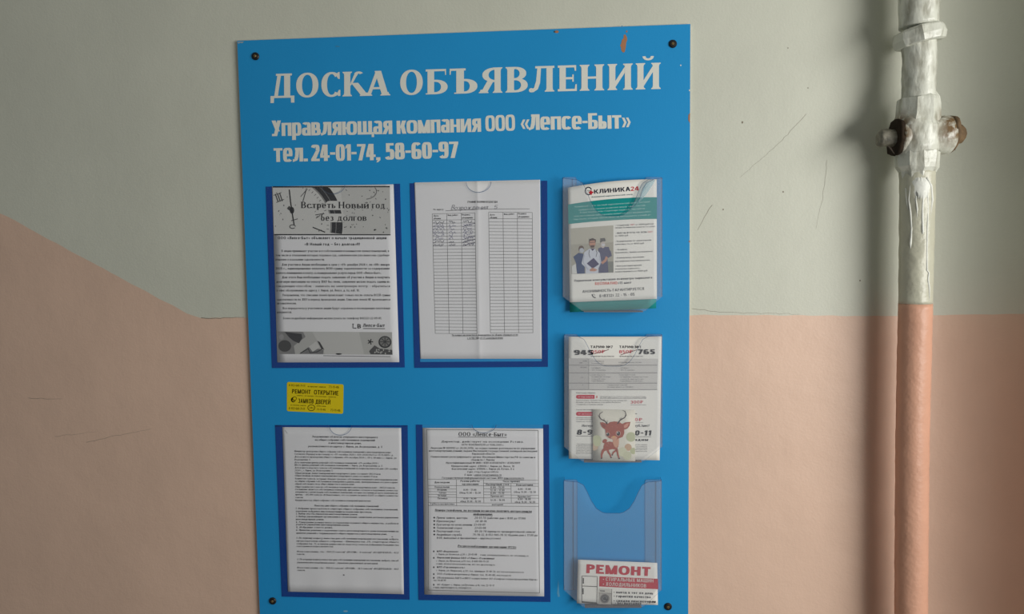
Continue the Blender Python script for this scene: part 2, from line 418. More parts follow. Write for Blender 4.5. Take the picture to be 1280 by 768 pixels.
def sheet(name, c, depth, m, nx=14, ny=18, parent=None, th=.00025, curve=None):
    """a paper sheet over the four pixel corners tl, tr, br, bl, following depth(px, py)"""
    D = depth if callable(depth) else (lambda x, y: depth); V = []; n = (nx + 1) * (ny + 1)
    for j in range(ny + 1):
        for i in range(nx + 1):
            u, v = i / nx, j / ny
            x = (c[0][0] * (1 - u) + c[1][0] * u) * (1 - v) + (c[3][0] * (1 - u) + c[2][0] * u) * v
            y = (c[0][1] * (1 - u) + c[1][1] * u) * (1 - v) + (c[3][1] * (1 - u) + c[2][1] * u) * v
            if curve: y += curve(u, v)
            V.append(P(x, y, D(x, y)))
    B = [p + Vector((0, th, 0)) for p in V]; Fs = []
    for j in range(ny):
        for i in range(nx):
            a = j * (nx + 1) + i; q = (a, a + nx + 1, a + nx + 2, a + 1); Fs.append(q); Fs.append(tuple(n + k for k in q[::-1]))
    bd = list(range(nx + 1)) + [j * (nx + 1) + nx for j in range(1, ny + 1)] + [ny * (nx + 1) + i for i in range(nx - 1, -1, -1)] + [j * (nx + 1) for j in range(ny - 1, 0, -1)]
    for a, b in zip(bd, bd[1:] + bd[:1]): Fs.append((a, b, n + b, n + a))
    return link(name, V + B, Fs, m, parent, None, True)


# ------------------------------------------------------------------ materials
WHITE_WALL = mat('upper_wall_paint', (206, 207, 192), .5, .3, .3, 260, .03, 5, bump2=.16, b2scale=6)
PINK_WALL = mat('lower_wall_paint', (222, 190, 168), .45, .32, .3, 240, .035, 6, bump2=.2, b2scale=7)
CRACK = mat('crack_grime', (140, 132, 118), .9, .1)
BLUE = mat('board_blue', (34, 149, 212), .42, .3, .12, 300, .03, 4)
EDGE = mat('board_core', (196, 196, 186), .7, .2)
FRAME = mat('pocket_blue', (0, 64, 142), .5, .12, .1, 200, .04, 10)
LETTER = mat('white_vinyl', (226, 226, 216), .5, .3)
PAPER = mat('office_paper', (230, 230, 231), .8, .15, .1, 120, .015, 12)
GLOSSP = mat('leaflet_paper', (238, 236, 229), .55, .25, .1, 90, .015, 10)
BLACK = (38, 38, 40)
FILM = clear('pocket_film', (.985, .985, .99), .008, (.8, .85, .9), .15, .14)
ACRYL = clear('holder_acrylic', (.993, .995, .998), .06, (.92, .95, 1.0), .12, .35)
ACRYLE = clear('holder_acrylic_edge', (.30, .38, .52), .25, (.25, .3, .42), .2, .3)

# ------------------------------------------------------------------ setting
LINEPX = [(-400, 62), (-120, 207), (-40, 247), (0, 267), (12, 272), (60, 299), (120, 331), (200, 374), (236, 393), (252, 398), (305, 397), (500, 396), (700, 395), (865, 394), (1000, 394.5), (1125, 395.5), (1150, 395)]
LN = [P(x, y) for x, y in LINEPX]; LZ = LN[-1].z
XC = LN[-1].x


def zline(x):
    if x <= LN[0].x: return LN[0].z + (LN[0].x - x) * .56
    for a, b in zip(LN, LN[1:]):
        if x <= b.x: return a.z + (b.z - a.z) * (x - a.x) / (b.x - a.x)
    return LZ


def wallmesh(name, path, zl, rag):
    V = []; Fs = []; mi = []; rows = 13
    for i, (x, y) in enumerate(path):
        zz = min(max(zl(i, x) + rag * noise.noise(Vector((x * 40, y * 40, 3))), .3), 2.7)
        for k in range(6): V.append((x, y, zz * k / 5))
        for k in range(1, 8): V.append((x, y, zz + (2.8 - zz) * k / 7))
    for i in range(len(path) - 1):
        for k in range(12):
            a = i * 13 + k; Fs.append((a, a + 13, a + 14, a + 1)); mi.append(1 if k < 5 else 0)
    o = link(name, V, Fs, [WHITE_WALL, PINK_WALL], None, mi, True); o['kind'] = 'structure'
    return o


wallmesh('wall_back', [(-3 + i * .012, 0) for i in range(int((XC + 3) / .012))] + [(XC, 0)], lambda i, x: zline(x), .0016)
path = [(XC, 0)]; an = 0; x, y = XC, 0
for i in range(34):
    an += math.radians(2.45) if i < 30 else 0
    st = .0056 if i < 30 else .02
    x += st * math.cos(an); y -= st * math.sin(an); path.append((x, y))
cove_end = (x, y)
wallmesh('wall_right', path, lambda i, x: LZ + .002 * min(i, 8) / 8 + .00001 * i * i, .0012)
for nm, z_, m_ in (('floor', 0, mat('floor_concrete', (128, 122, 112), .7, .3, .3, 40, .08, 5)), ('ceiling', 2.8, mat('ceiling_whitewash', (214, 214, 206), .9, .1, .3, 40, .03, 4))):
    v = [(-3, .0, z_), (3, .0, z_), (3, -3.2, z_), (-3, -3.2, z_)]
    dz = -.1 if z_ == 0 else .1
    o = link(nm, v + [(a, b, c + dz) for a, b, c in v], [(0, 1, 2, 3), (7, 6, 5, 4), (0, 4, 5, 1), (1, 5, 6, 2), (2, 6, 7, 3), (3, 7, 4, 0)], m_); o['kind'] = 'structure'

wb = bpy.data.objects['wall_back']


def crack(pts, wd=.9, name='paint_crack', m=CRACK):
    p = Print(0.0, .0002)
    q = []
    for a, b in zip(pts, pts[1:]):
        n = max(2, int(math.hypot(b[0] - a[0], b[1] - a[1]) / 5))
        for i in range(n):
            f = i / n; q.append((a[0] + (b[0] - a[0]) * f + random.uniform(-.7, .7), a[1] + (b[1] - a[1]) * f + random.uniform(-.7, .7)))
    q.append(pts[-1]); p.line(q, wd, m, 1, wd * .4); return p.build(name, wb)


crack([(1008, 143), (985, 168), (962, 190), (925, 222)], .34); crack([(890, 256), (880, 272), (872, 288)], .55)
crack([(1034, 200), (1028, 250), (1020, 286)], .28)
crack([(252, 397.5), (270, 398), (305, 397)], 1.0)
crack([(865, 386), (905, 391), (960, 392), (1000, 393)], .5)
crack([(36, 498), (78, 499)], .5); crack([(108, 554), (130, 548), (190, 536)], .4); crack([(68, 546), (120, 540)], .3)
p_ = Print(0.0, .0002)
for (x, y, r) in ((1198, 47, 1.6), (928, 153, 1.2), (1143, 93, 0), (979, 240, .9), (1236, 353, .8), (1182, 337, 1.5), (1075, 351, .9), (904, 262, .8), (1010, 110, .7), (985, 60, .7)):
    if r: p_.ell(x, y, r, r * 1.3, CRACK, n=7)
p_.build('paint_chips', wb)['kind'] = 'stuff'

# ------------------------------------------------------------------ notice board
BD = .006
bc = [(296.5, 51), (863, 30), (860.3, 784), (324.9, 770.5)]
board = root('notice_board', P(592, 778, 0))
tag(board, 'large blue notice board with white Cyrillic heading, screwed to the wall', 'notice board')
mb = MB(); mb.prism(bc, .0004, BD, 0, 1); mb.build('board_panel', [BLUE, EDGE], board)
HEAD = Style(w=.20, t=.085, n=2.15, cw=.98, gap=.15, serif=.055, st=.045, q=36, thin=.12)
IMP = Style(w=.222, t=.145, n=3.6, cw=.88, lw=1.0, xh=.84, gap=.03, q=26)
pr = Print(BD, .0002)
A_ = lambda v: 330 + v / 4.923
B_ = lambda v: 570 + v / 4.741
pr.letters([(c, A_(a), A_(b)) for c, a, b in (('Д', 40, 187), ('О', 198, 335), ('С', 353, 470), ('К', 483, 652), ('А', 622, 777), ('О', 838, 977), ('Б', 995, 1130))]
           + [('Ъ', A_(1142), B_(127))] + [(c, B_(a), B_(b)) for c, a, b in (('Я', 135, 275), ('В', 293, 425), ('Л', 432, 583), ('Е', 603, 716), ('Н', 733, 878), ('И', 898, 1047), ('Й', 1065, 1213))],
           lambda x: 30.2 + (x - 340) * .0056, HEAD, LETTER, lambda x: 122.7 + (x - 340) * -.0236)
pr.build('heading_lettering', board)
pr = Print(BD, .0002)
for t_, a, b, yb, yc in (('Управляющая', 339.8, 490.5, 170.3, 167.6), ('компания', 496, 601.5, 167.4, 164.8), ('ООО', 606.9, 644, 164.2, 163.3), ('«Лепсе-Быт»', 651, 787.3, 162.8, 160.6)):
    pr.text(t_, a, yb, b, yc, 19.4, IMP, LETTER, h1=20)
for t_, a, b, yb, yc in (('тел.', 342.2, 384.8, 202.6, 201.8), ('24-01-74,', 389, 475.5, 201.6, 200.2), ('58-60-97', 481.2, 573.2, 199.6, 197.4)):
    pr.text(t_, a, yb, b, yc, 20.4, IMP, LETTER)
pr.build('company_lettering', board)

TAN = mat('bare_hardboard', (172, 122, 90), .8, .1, .2, 100, .1, 30)
pr = Print(BD, .0002).crop(690, 20, 6.4)
pr.poly([(545, 235), (552, 225), (560, 190), (572, 180), (574, 150), (588, 148), (600, 170), (602, 192), (594, 215), (590, 250), (582, 288), (570, 293), (556, 280), (552, 250)], TAN)
pr.ell(598, 124, 6, 9, TAN); pr.ell(38, 126, 16, 11, TAN); pr.ell(20, 126, 7, 8, (60, 80, 90))
pr.ell(1030, 395, 5, 6, LETTER); pr.ell(560, 84, 5, 9, (90, 150, 185))
pr.crop(0, 0, 1); pr.poly([(862.6, 141), (860.5, 144), (860.3, 150), (862.4, 154)], TAN)
pr.ell(861.8, 302, .8, 1.2, TAN); pr.ell(861.9, 113, .7, 1.2, LETTER)
pr.poly([(297, 52), (305, 52), (303, 54), (300, 53.5), (298, 55)], (150, 170, 180))
pr.ell(432, 764.5, 3, 1, (130, 180, 205)); pr.ell(422, 58, 3, .7, (70, 140, 180), rot=.1)
pr.poly([(697.5, 747), (696.3, 742), (698, 725), (699.2, 742), (700, 746)], (95, 165, 205))
pr.build('paint_chips', board)['kind'] = 'stuff'

BLK = mat('screw_black', (26, 24, 22), .45, .4); BRS = mat('screw_brass', (150, 130, 88), .35, .5, metal=.6)
for (x, y) in ((319.5, 70.5), (841, 55), (835, 758.5), (341, 751.5)):
    c = P(x, y, BD); mb = MB(); yv = Vector((0, -1, 0))
    mb.lathe([c, c + yv * .0012, c + yv * .0028, c + yv * .003], [.0064, .0064, .0048, .0034], 20)
    sc = mb.build('screw', BLK, board)
    mb = MB(); mb.lathe([c + yv * .003, c + yv * .0034], [.0022, .0018], 14)
    a = c + yv * .0035; mb.build('screw_head', BRS, sc)
    mb = MB(); mb.add([a + Vector((-.0013, 0, -.0006)), a + Vector((-.0010, 0, -.0012)), a + Vector((.0013, 0, .0006)), a + Vector((.0010, 0, .0012))], [(0, 1, 2, 3)]); mb.build('slot', BLK, sc)


# document pockets
def pocket(out, inn, notch, top=None):
    """out: tl tr br bl of the blue border; inn: same for the clear window"""
    fr = MB()
    fr.prism([out[0], inn[0], inn[3], inn[2], inn[1], out[1], out[2], out[3]], BD, BD + .0007)
    f = fr.build('document_pocket', FRAME, board)
    a, b = out[0], out[1]; nx0, nx1, dep = notch
    yy = lambda x: a[1] + (b[1] - a[1]) * (x - a[0]) / (b[0] - a[0])
    pts = [a]; n = 18
    for i in range(n + 1):
        an = math.pi * i / n; x = (nx0 + nx1) / 2 - (nx1 - nx0) / 2 * math.cos(an); pts.append((x, yy(x) + dep * math.sin(an)))
    pts += [b, out[2], out[3]]
    mb = MB(); mb.prism(pts, BD + .0036, BD + .0040, 0); mb.build('clear_cover', FILM, f)
    e = Print(BD + .0040, .0001); e.line([(pts[i][0], pts[i][1]) for i in range(1, n + 2)], .7, ACRYLE); e.build('thumb_notch', f)
    if top:
        q = MB(); q.prism([a, b, (b[0], b[1] + top), (a[0], a[1] + top)], BD + .0002, BD + .0007); q.build('top_edge', FRAME, f)
    return f


pocket([(332.3, 233.5), (499.9, 229.8), (505.9, 459.6), (340, 460.4)], [(340.3, 233.3), (492.6, 230), (498.9, 452.9), (347.3, 453.5)], (402, 431, 11))
pocket([(512.3, 229.3), (684.1, 226.0), (684.9, 458.9), (518, 460.2)], [(519.6, 229.1), (676.6, 226.1), (677.6, 452), (525.2, 452.8)], (582.8, 613.8, 13))
pocket([(343.9, 531.8), (509.5, 532.1), (511.9, 750.2), (352.2, 746.3)], [(352.4, 531.8), (502, 532.1), (504.6, 743.4), (360, 740.3)], (411.5, 439.5, 12.5), 2.2)
pocket([(520, 531.3), (686.1, 531.3), (688.1, 753), (523.1, 750.6)], [(527.8, 531.3), (679.3, 531.3), (680.2, 746.6), (530.4, 743.9)], (590, 620, 10))

# ------------------------------------------------------------------ notice sheets
TX = Style(w=.18, t=.12, n=2.4, q=7); TB = Style(w=.2, t=.16, n=2.4, q=8)
IT = Style(w=.18, t=.12, q=7, sl=.22, serif=.03, st=.05); ITB = Style(w=.2, t=.14, q=7, sl=.22)
SER = Style(w=.175, t=.085, q=14, serif=.05, st=.04, thin=.1, xh=.66)
G1, G2 = (44, 44, 46), (60, 60, 62)

# 1: New Year notice
PD = BD + .0012
d1 = lambda x, y: PD
s1 = sheet('notice_sheet', [(340, 233.2), (491.9, 230.6), (499.1, 453), (346.7, 453.3)], d1, PAPER)
tag(s1, 'black and white printed notice with a clock picture across its top', 'notice')
pr = Print(d1).crop(325, 220, 6.146)
pr.poly([(98, 88), (998, 84), (1003, 450), (108, 450)], (206, 206, 202))
pr.poly([(98, 80), (998, 78), (998, 87), (98, 90)], (40, 40, 42), 2); pr.poly([(108, 447), (1003, 449), (1003, 457), (108, 456)], (46, 46, 48), 2)
pr.poly([(620, 90), (998, 86), (1003, 448), (640, 448), (640, 300)], (194, 194, 190), 1.5)
cx, cyy = 190, 380
for (r0, r1, c0) in ((362, 445, (60, 60, 62)), (352, 362, (140, 140, 138)), (392, 398, (120, 120, 120))):
    for i in range(24):
        a, b = math.radians(-9 + i * 3), math.radians(-6 + i * 3)
        q = [(cx + rr * math.cos(t), cyy - rr * 1.02 * math.sin(t)) for rr, t in ((r0, a), (r1, a), (r1, b), (r0, b))]
        if max(p[1] for p in q) > 447 or min(p[1] for p in q) < 89:
            q = [(x, min(447, max(89, y))) for x, y in q]
            if max(p[1] for p in q) - min(p[1] for p in q) < 2: continue
        pr.mb.add([pr.pp(x, y, 2 if r1 > 400 else 2.5) for x, y in q], [(0, 1, 2, 3)], pr.mi(c0))
for a0 in range(-5, 66, 5):
    a = math.radians(a0); pr.line([(cx + 322 * math.cos(a), max(96, cyy - 322 * math.sin(a))), (cx + 340 * math.cos(a), max(94, cyy - 340 * math.sin(a)))], 4, (90, 90, 90), 2)
for dx in (0, 16, 32): pr.line([(118 + dx, 140 - dx * .3), (140 + dx, 200 - dx * .2)], 8, (70, 70, 70), 2)
pr.line([(105, 150), (165, 128)], 5, (80, 80, 80), 2); pr.line([(125, 205), (185, 180)], 5, (80, 80, 80), 2)
pr.line([(330, 195), (355, 105)], 7, (90, 90, 90), 2); pr.line([(312, 160), (365, 100)], 5, (90, 90, 90), 2)
pr.line([(225, 105), (235, 200), (248, 290), (262, 375)], 9, (45, 45, 46), 2.5); pr.line([(215, 240), (245, 265)], 26, (80, 80, 80), 2); pr.ell(246, 265, 17, 26, (50, 50, 52), 2.6)
pr.arc(250, 390, 22, 14, 0, 320, 6, (60, 60, 60), 2.5); pr.line([(405, 395), (500, 433)], 8, (50, 50, 50), 2.5)
pr.line([(290, 330), (240, 345)], 6, (80, 80, 80), 2.5); pr.line([(425, 300), (490, 290)], 6, (70, 70, 70), 2); pr.line([(430, 325), (490, 285)], 6, (70, 70, 70), 2)
pr.arc(800, 120, 95, 60, -80, 30, 7, (120, 120, 118), 2)
random.seed(3)
for i in range(70):
    x, y = (random.uniform(640, 990), random.uniform(105, 440)) if i < 52 else (random.uniform(110, 520), random.uniform(100, 440))
    pr.ell(x, y, random.uniform(3, 8), random.uniform(2, 5), (70, 70, 70) if i % 3 else (105, 105, 105), 2.2, 6, random.uniform(0, 3))
HALO = (214, 214, 210)
for x0, y0, x1, y1 in ((500, 192, 660, 262), (455, 290, 660, 356)):
    r_ = (y1 - y0) / 2
    pr.poly([(x0 + r_ - r_ * math.sin(math.radians(a)), y0 + r_ + r_ * math.cos(math.radians(a))) for a in range(0, 181, 20)] + [(x1 - r_ + r_ * math.sin(math.radians(a)), y0 + r_ - r_ * math.cos(math.radians(a))) for a in range(0, 181, 20)], (206, 206, 202), 2.8)
SH = Style(w=.24, t=.2, q=14, serif=.09, st=.08, xh=.66)
for z_, c_, ly in ((SH, HALO, 3), (SER, (48, 48, 50), 4.2)):
    for t_, x0, x1, y in (('Встреть', 318, 580, 248), ('Новый', 605, 835, 249), ('год', 862, 960, 249), ('без', 468, 565, 345), ('долгов', 595, 818, 345)):
        pr.text(t_, x0, y, x1, y, 50, z_, c_, ly)
pr.block([('ООО «Лепсе-Быт» объявляет о начале традиционной акции', 137, 972, 487), ('«В Новый год – без долгов»!!!', 342, 766, 535)], TB, G1, 21)
pr.block([('В акции принимают участие все собственники и наниматели жилых помещений, в', 165, 992, 585), ('том числе в отношении которых поданы в суд, заявления или уже вынесены судебные', 120, 994, 618), ('решения о взыскании задолженности.', 120, 497, 651)], TX, G2, 17)
pr.block([('Для участия в Акции необходимо в срок с «01» декабря 2024 г. по «08» января', 168, 994, 690), ('2025 г., единовременно оплатить ВСЮ сумму задолженности за содержание', 120, 996, 720), ('жилого помещения и плату за коммунальные услуги перед ООО «Лепсе-Быт».', 122, 930, 754)], TB, G1, 17)
pr.crop(325, 340, 6.146)
pr.block([('Для этого Вам необходимо подать заявление об участии в Акции и получить', 170, 998, 50), ('долговую квитанцию на оплату ЖКУ без пени, заявление можно подать одним из', 126, 998, 84)], TB, G1, 17)
pr.block([('следующих способов: - написать на электронную почту: - обратиться', 126, 998, 118), ('в офис обслуживания по адресу: г. Киров, ул. Лепсе, д. 6а, каб. 10.', 128, 765, 151), ('Уведомляем, что списание пеней происходит только после оплаты ВСЕЙ суммы', 172, 1000, 187), ('задолженности по ЖКУ в период проведения акции. Списание пеней НЕ производится', 128, 1000, 221), ('автоматически.', 130, 280, 250), ('Все перерасчеты у участников акции будут отражены в последующих платежных', 175, 1000, 288), ('документах.', 130, 246, 318), ('Более подробную информацию можно узнать по телефону 8(8332) 22-09-01.', 178, 935, 365)], TX, G2, 17)
DK = (48, 48, 50)
pr.line([(714, 400), (714, 433), (740, 433)], 7, DK); pr.line([(708, 402), (722, 402)], 5, DK); pr.text('В', 748, 435, 776, 435, 34, TB, DK)
pr.text('Лепсе-Быт', 790, 424, 957, 424, 26, Style(w=.2, t=.16, q=10, sl=.12), DK); pr.line([(792, 436), (960, 437)], 6, (90, 90, 90))
pr.poly([(127, 458), (1014, 464), (1018, 638), (134, 632)], (178, 178, 174))
pr.poly([(400, 460), (760, 462), (800, 634), (500, 634)], (192, 192, 188), 1.5)
pr.poly([(127, 458), (330, 462), (350, 500), (260, 570), (270, 632), (134, 632)], (132, 132, 131), 1.7)
pr.poly([(190, 462), (320, 478), (325, 510), (300, 550), (255, 530), (220, 500)], (70, 70, 72), 2); pr.ell(165, 500, 18, 22, (150, 150, 150), 2); pr.ell(190, 570, 50, 45, (80, 80, 80), 2)
pr.poly([(375, 575), (430, 535), (460, 580), (405, 615)], (196, 196, 192), 2.2); pr.poly([(300, 630), (370, 580), (490, 600), (485, 632)], (120, 120, 120), 2); pr.line([(310, 625), (370, 590), (385, 622), (440, 615), (480, 590)], 6, (50, 50, 50), 2.4)
pr.poly([(440, 530), (460, 540), (495, 600), (470, 590)], (70, 70, 70), 2.1); pr.ell(605, 632, 24, 6, (40, 40, 40), 2)
pr.ell(960, 540, 50, 47, (60, 60, 62), 2); pr.ell(960, 538, 40, 37, (125, 125, 122), 2.2)
for i in range(8): a = i * .785; pr.line([(960, 538), (960 + 38 * math.cos(a), 538 + 35 * math.sin(a))], 6, (70, 70, 70), 2.5)
for i in range(5): a = i * 1.256; pr.line([(847, 538), (847 + 22 * math.cos(a), 538 + 22 * math.sin(a))], 8, (60, 60, 60), 2)
pr.poly([(838, 610), (880, 565), (920, 590), (1017, 600), (1018, 637), (850, 634)], (85, 85, 85), 2)
for i in range(12): pr.ell(random.uniform(870, 1005), random.uniform(590, 630), 8, 5, (180, 180, 176), 2.5, 6, i)
pr.line([(486, 645), (1002, 652)], 4, (60, 60, 60))
pr.build('printed_text', s1)

# 2: cleaning schedule
def d2(x, y):
    xf = 598 + (y - 340) * .012; u = x - xf
    return PD + .0002 + .0019 * math.exp(-abs(u) / (7 if u > 0 else 5)) + .0003 * math.sin(y * .04) + .0005 * math.exp(-((x - 600) / 20) ** 2 - ((y - 342) / 12) ** 2)


s2 = sheet('notice_sheet', [(518, 228.3), (675.1, 224.8), (677.1, 448.8), (525.4, 448.8)], d2, PAPER, 110, 24)
tag(s2, 'white sheet with two empty ruled tables and a vertical fold', 'notice')
pr = Print(d2).crop(505, 220, 6.142)
pr.text('ГРАФИК УБОРКИ ПОДЪЕЗДА', 488, 208, 718, 206, 15, TB, DK)
pr.text('По адресу:', 226, 264, 305, 263, 12, TX, G2)
pr.line([(318, 268), (640, 255), (965, 253)], 3, G2)
hw = Style(w=.08, t=.06, sl=.35, q=10, lw=.9, xh=.55)
pr.text('Возрождения', 360, 262, 640, 256, 40, hw, (52, 54, 70), 2); pr.text('5', 690, 254, 712, 254, 30, hw, (52, 54, 70), 2)


def tbl(xs0, xs1, ys, m, wd=3, ext=None):
    """vertical rules from xs0 (top) to xs1 (bottom); ys: list of (yl, yr)"""
    n = len(ys); yt, yb = ys[0], ys[-1]
    for a, b in zip(xs0, xs1):
        f = (a - xs0[0]) / (xs0[-1] - xs0[0])
        pr.line([(a, yt[0] + (yt[1] - yt[0]) * f), (b, yb[0] + (yb[1] - yb[0]) * f)], wd, m)
    for i, (yl, yr) in enumerate(ys):
        g = i / (n - 1); xl = xs0[0] + (xs1[0] - xs0[0]) * g; xr = xs0[-1] + (xs1[-1] - xs0[-1]) * g
        pr.line([(xl, yl), (xl * .5 + xr * .5, (yl + yr) / 2), (xr, yr)], wd, m)


RULE = (92, 92, 92)
B0 = 737.0
N = 35
ysL = [(292, 284), (341, 335)] + [(341 + (B0 + 473 - 341) * i / N, 335 + (B0 + 476 - 335) * i / N) for i in range(1, N + 1)]
ysR = [(278, 281), (328, 330)] + [(328 + (B0 + 470 - 328) * i / N, 330 + (B0 + 468 - 330) * i / N) for i in range(1, N + 1)]
tbl([217, 328, 440, 545], [240, 347, 453, 560], ysL, RULE, 2.6); tbl([650, 760, 870, 985], [664, 772, 880, 990], ysR, RULE, 2.6)
for x, dy in ((228, 0), (660, -8)):
    pr.text('Дата', x, 312 + dy, x + 36, 312 + dy, 12, TB, G1); pr.text('уборки', x, 333 + dy, x + 54, 333 + dy, 12, TB, G1)
    pr.text('Вид работ', x + 108, 308 + dy, x + 186, 306 + dy, 12, TB, G1); pr.text('Подпись', x + 216, 304 + dy, x + 280, 304 + dy, 12, TB, G1); pr.text('уборщицы', x + 216, 328 + dy, x + 300, 326 + dy, 12, TB, G1)
random.seed(11)
INK = (84, 84, 128)
for r in range(8):
    y0 = 362 + r * 24.8; c_ = (64, 64, 84) if r in (0, 6, 7) else INK
    for (xa, xb) in ((224, 318), (345, 405), (455, 540)):
        if xa == 345 and r in (4, 5): xb = 385
        q = []; x = xa
        while x < xb - random.uniform(0, 16):
            q.append((x, y0 + random.uniform(-17, 7) + (-6 if xa > 450 else 0))); x += random.uniform(4, 8)
        pr.line(q, 2.6 if c_ == INK else 3.4, c_, 2)
    if r in (1, 5, 6, 7): pr.line([(452, y0 + 4), (500, y0 - 14), (545, y0 - 22)], 3.4, (70, 70, 100), 2)
pr.crop(505, 340, 6.142)
pr.text('По вопросам качества и периодичности уборки обращаться по', 368, 493, 875, 489, 12, TB, G1)
pr.text('т. 8-912-700-20-25 Данил Сергеевич'.replace('Данил Сергеевич', 'домоуправление'), 484, 516, 760, 513, 12, TB, G1)
pr.line([(368, 497), (875, 493)], 2, G1); pr.line([(484, 520), (760, 517)], 2, G1)
pr.build('printed_table', s2)

# 3: notification
d3 = lambda x, y: PD + .0004 * math.sin(x * .05 + 1) + .0006 * math.exp(-((y - 737) / 14) ** 2) * math.sin(x * .16)
s3 = sheet('notice_sheet', [(352.9, 534.3), (501.4, 535.4), (504.8, 743.2), (360, 740)], d3, PAPER, 40, 20)
tag(s3, 'grey sheet of dense italic text in the bottom left pocket', 'notice')
pr = Print(d3).crop(340, 525, 6.4)
pr.block([('Уведомление об итогах очередного внеочередного', 320, 845, 142, 6), ('на общее собрание собственников помещений', 343, 822, 168, 4), ('в многоквартирном доме,', 452, 715, 193, 3), ('расположенного по адресу: г. Киров, ул. Возрождения, д. 5', 290, 880, 219, 6)], ITB, G1, 15)
L3 = [('Инициатор проведения общего собрания собственников помещений в многоквартирном доме:', 178, 952, 258, 10), ('Согласно Порядку и протоколу от «17» октября 2024 г. 434-2024/2023 от 25.11.2001 г. р.', 180, 970, 280, 10), ('Дата и место проведения общего собрания: «01» октября 2024 г. (19 ч. 00 мин.), г. Киров, ул.', 180, 998, 303, 10), ('Возрождения, 5.', 180, 307, 325, 1), ('Дата окончания приема решений собственников помещений: «27» октября 2024 г.', 180, 855, 348, 7), ('Место приема решений собственников помещений: г. Киров, ул. Возрождения, д. 5.', 180, 885, 368, 8), ('Дата и место подсчета голосов собственников помещений по вопросам повестки дня: «28» октября', 182, 1002, 390, 10), ('2024 г., г. Киров, ул. Возрождения, 5.', 182, 487, 412, 2), ('Общая площадь жилых помещений многоквартирного дома составляет 3052,8 кв.м.', 182, 870, 433, 8), ('Общая площадь нежилых помещений многоквартирного дома составляет 0 кв.м.', 182, 845, 453, 8), ('Количество голосов, которыми обладают граждане собственники помещений в многоквартирном доме', 184, 1004, 477, 10), ('на общем собрании собственников помещений в данном доме, пропорционально его доле в праве', 184, 1004, 498, 10), ('общей собственности на общее имущество в данном доме.', 184, 660, 520, 3), ('Общее количество голосов собственников помещений в многоквартирном доме – 3052,8 голосов.', 184, 985, 543, 8), ('Соглашение является собственников помещений, признанные согласно и полученной заочностью', 184, 1005, 563, 10), ('документов о регистрации собственников помещений, которые поступили до даты окончания их', 186, 1005, 584, 10), ('приема – «05.495 голосов «В Положенных», что составляет не менее 61,67% от общего количества', 186, 1006, 605, 10), ('голосов.', 186, 250, 628, 0), ('Кворум имеется, общее собрание собственников помещений правомочно.', 186, 792, 650, 6)]
pr.block(L3, IT, G2, 13)
pr.text('Повестка дня общего собрания собственников помещений:', 338, 694, 855, 699, 14, ITB, G1)
pr.block([('1. Избрание председателя и секретаря общего собрания собственников помещений,', 188, 1008, 716, 10), ('наделение избранных лиц полномочиями на подписание протокола.', 190, 800, 738, 8)], ITB, G1, 13)
pr.crop(340, 640, 6.4)
pr.block([('2. Выбор способа управления многоквартирным домом.', 190, 685, 22, 6), ('3. Выбор управляющей организации и согласование заключения договора управления', 190, 1008, 44, 10), ('многоквартирным домом.', 190, 415, 67, 1), ('4. Утверждение размера платы за содержание и ремонт общего имущества, за работы и', 190, 1010, 90, 11), ('услуги по управлению многоквартирным домом.', 192, 618, 108, 6), ('5. Избрание совета дома.', 192, 485, 131, 2), ('6. Принятие решения о наделении совета многоквартирного дома полномочиями на', 192, 1010, 153, 11), ('принятие решений о текущем ремонте общего имущества в многоквартирном доме.', 194, 920, 177, 9), ('1. По первому вопросу повестки дня собственники помещений постановили: избрать', 194, 1010, 216, 11)], ITB, G1, 13)
pr.block([('председателем общего собрания – Шипицына (кв. 21), секретарем общего', 196, 1012, 240, 10), ('собрания (кв. 7), и членов комиссии по подсчету голосов избранием большинства', 196, 1012, 262, 12), ('голосования по вопросам повестки.', 196, 490, 283, 2), ('Итоги голосования: «За» - 1547,72 голосов; «ПРОТИВ» - 0 голосов; «ВОЗДЕРЖАЛСЯ» - 42,5', 198, 1010, 325, 10), ('голосов.', 198, 262, 346, 0)], IT, G2, 13)
pr.text('2. По второму вопросу повестки дня собственники помещений постановили: выбрать способ', 200, 387, 1010, 399, 13, ITB, G1)
pr.block([('управления многоквартирным домом – управление управляющей организацией.', 200, 848, 412, 9), ('Итоги голосования: «За» - 1515,02 голосов; «ПРОТИВ» - 34,5 голосов; «ВОЗДЕРЖАЛСЯ» - 40,5', 200, 1010, 454, 12), ('голосов.', 202, 265, 475, 0)], IT, G2, 13)
pr.ell(574, 507, 7, 5, (90, 90, 90)); pr.ell(962, 201, 7, 3, (110, 110, 110)); pr.crop(340, 525, 6.4); pr.line([(103, 85), (122, 108)], 3, (120, 120, 120))
pr.build('printed_text', s3)

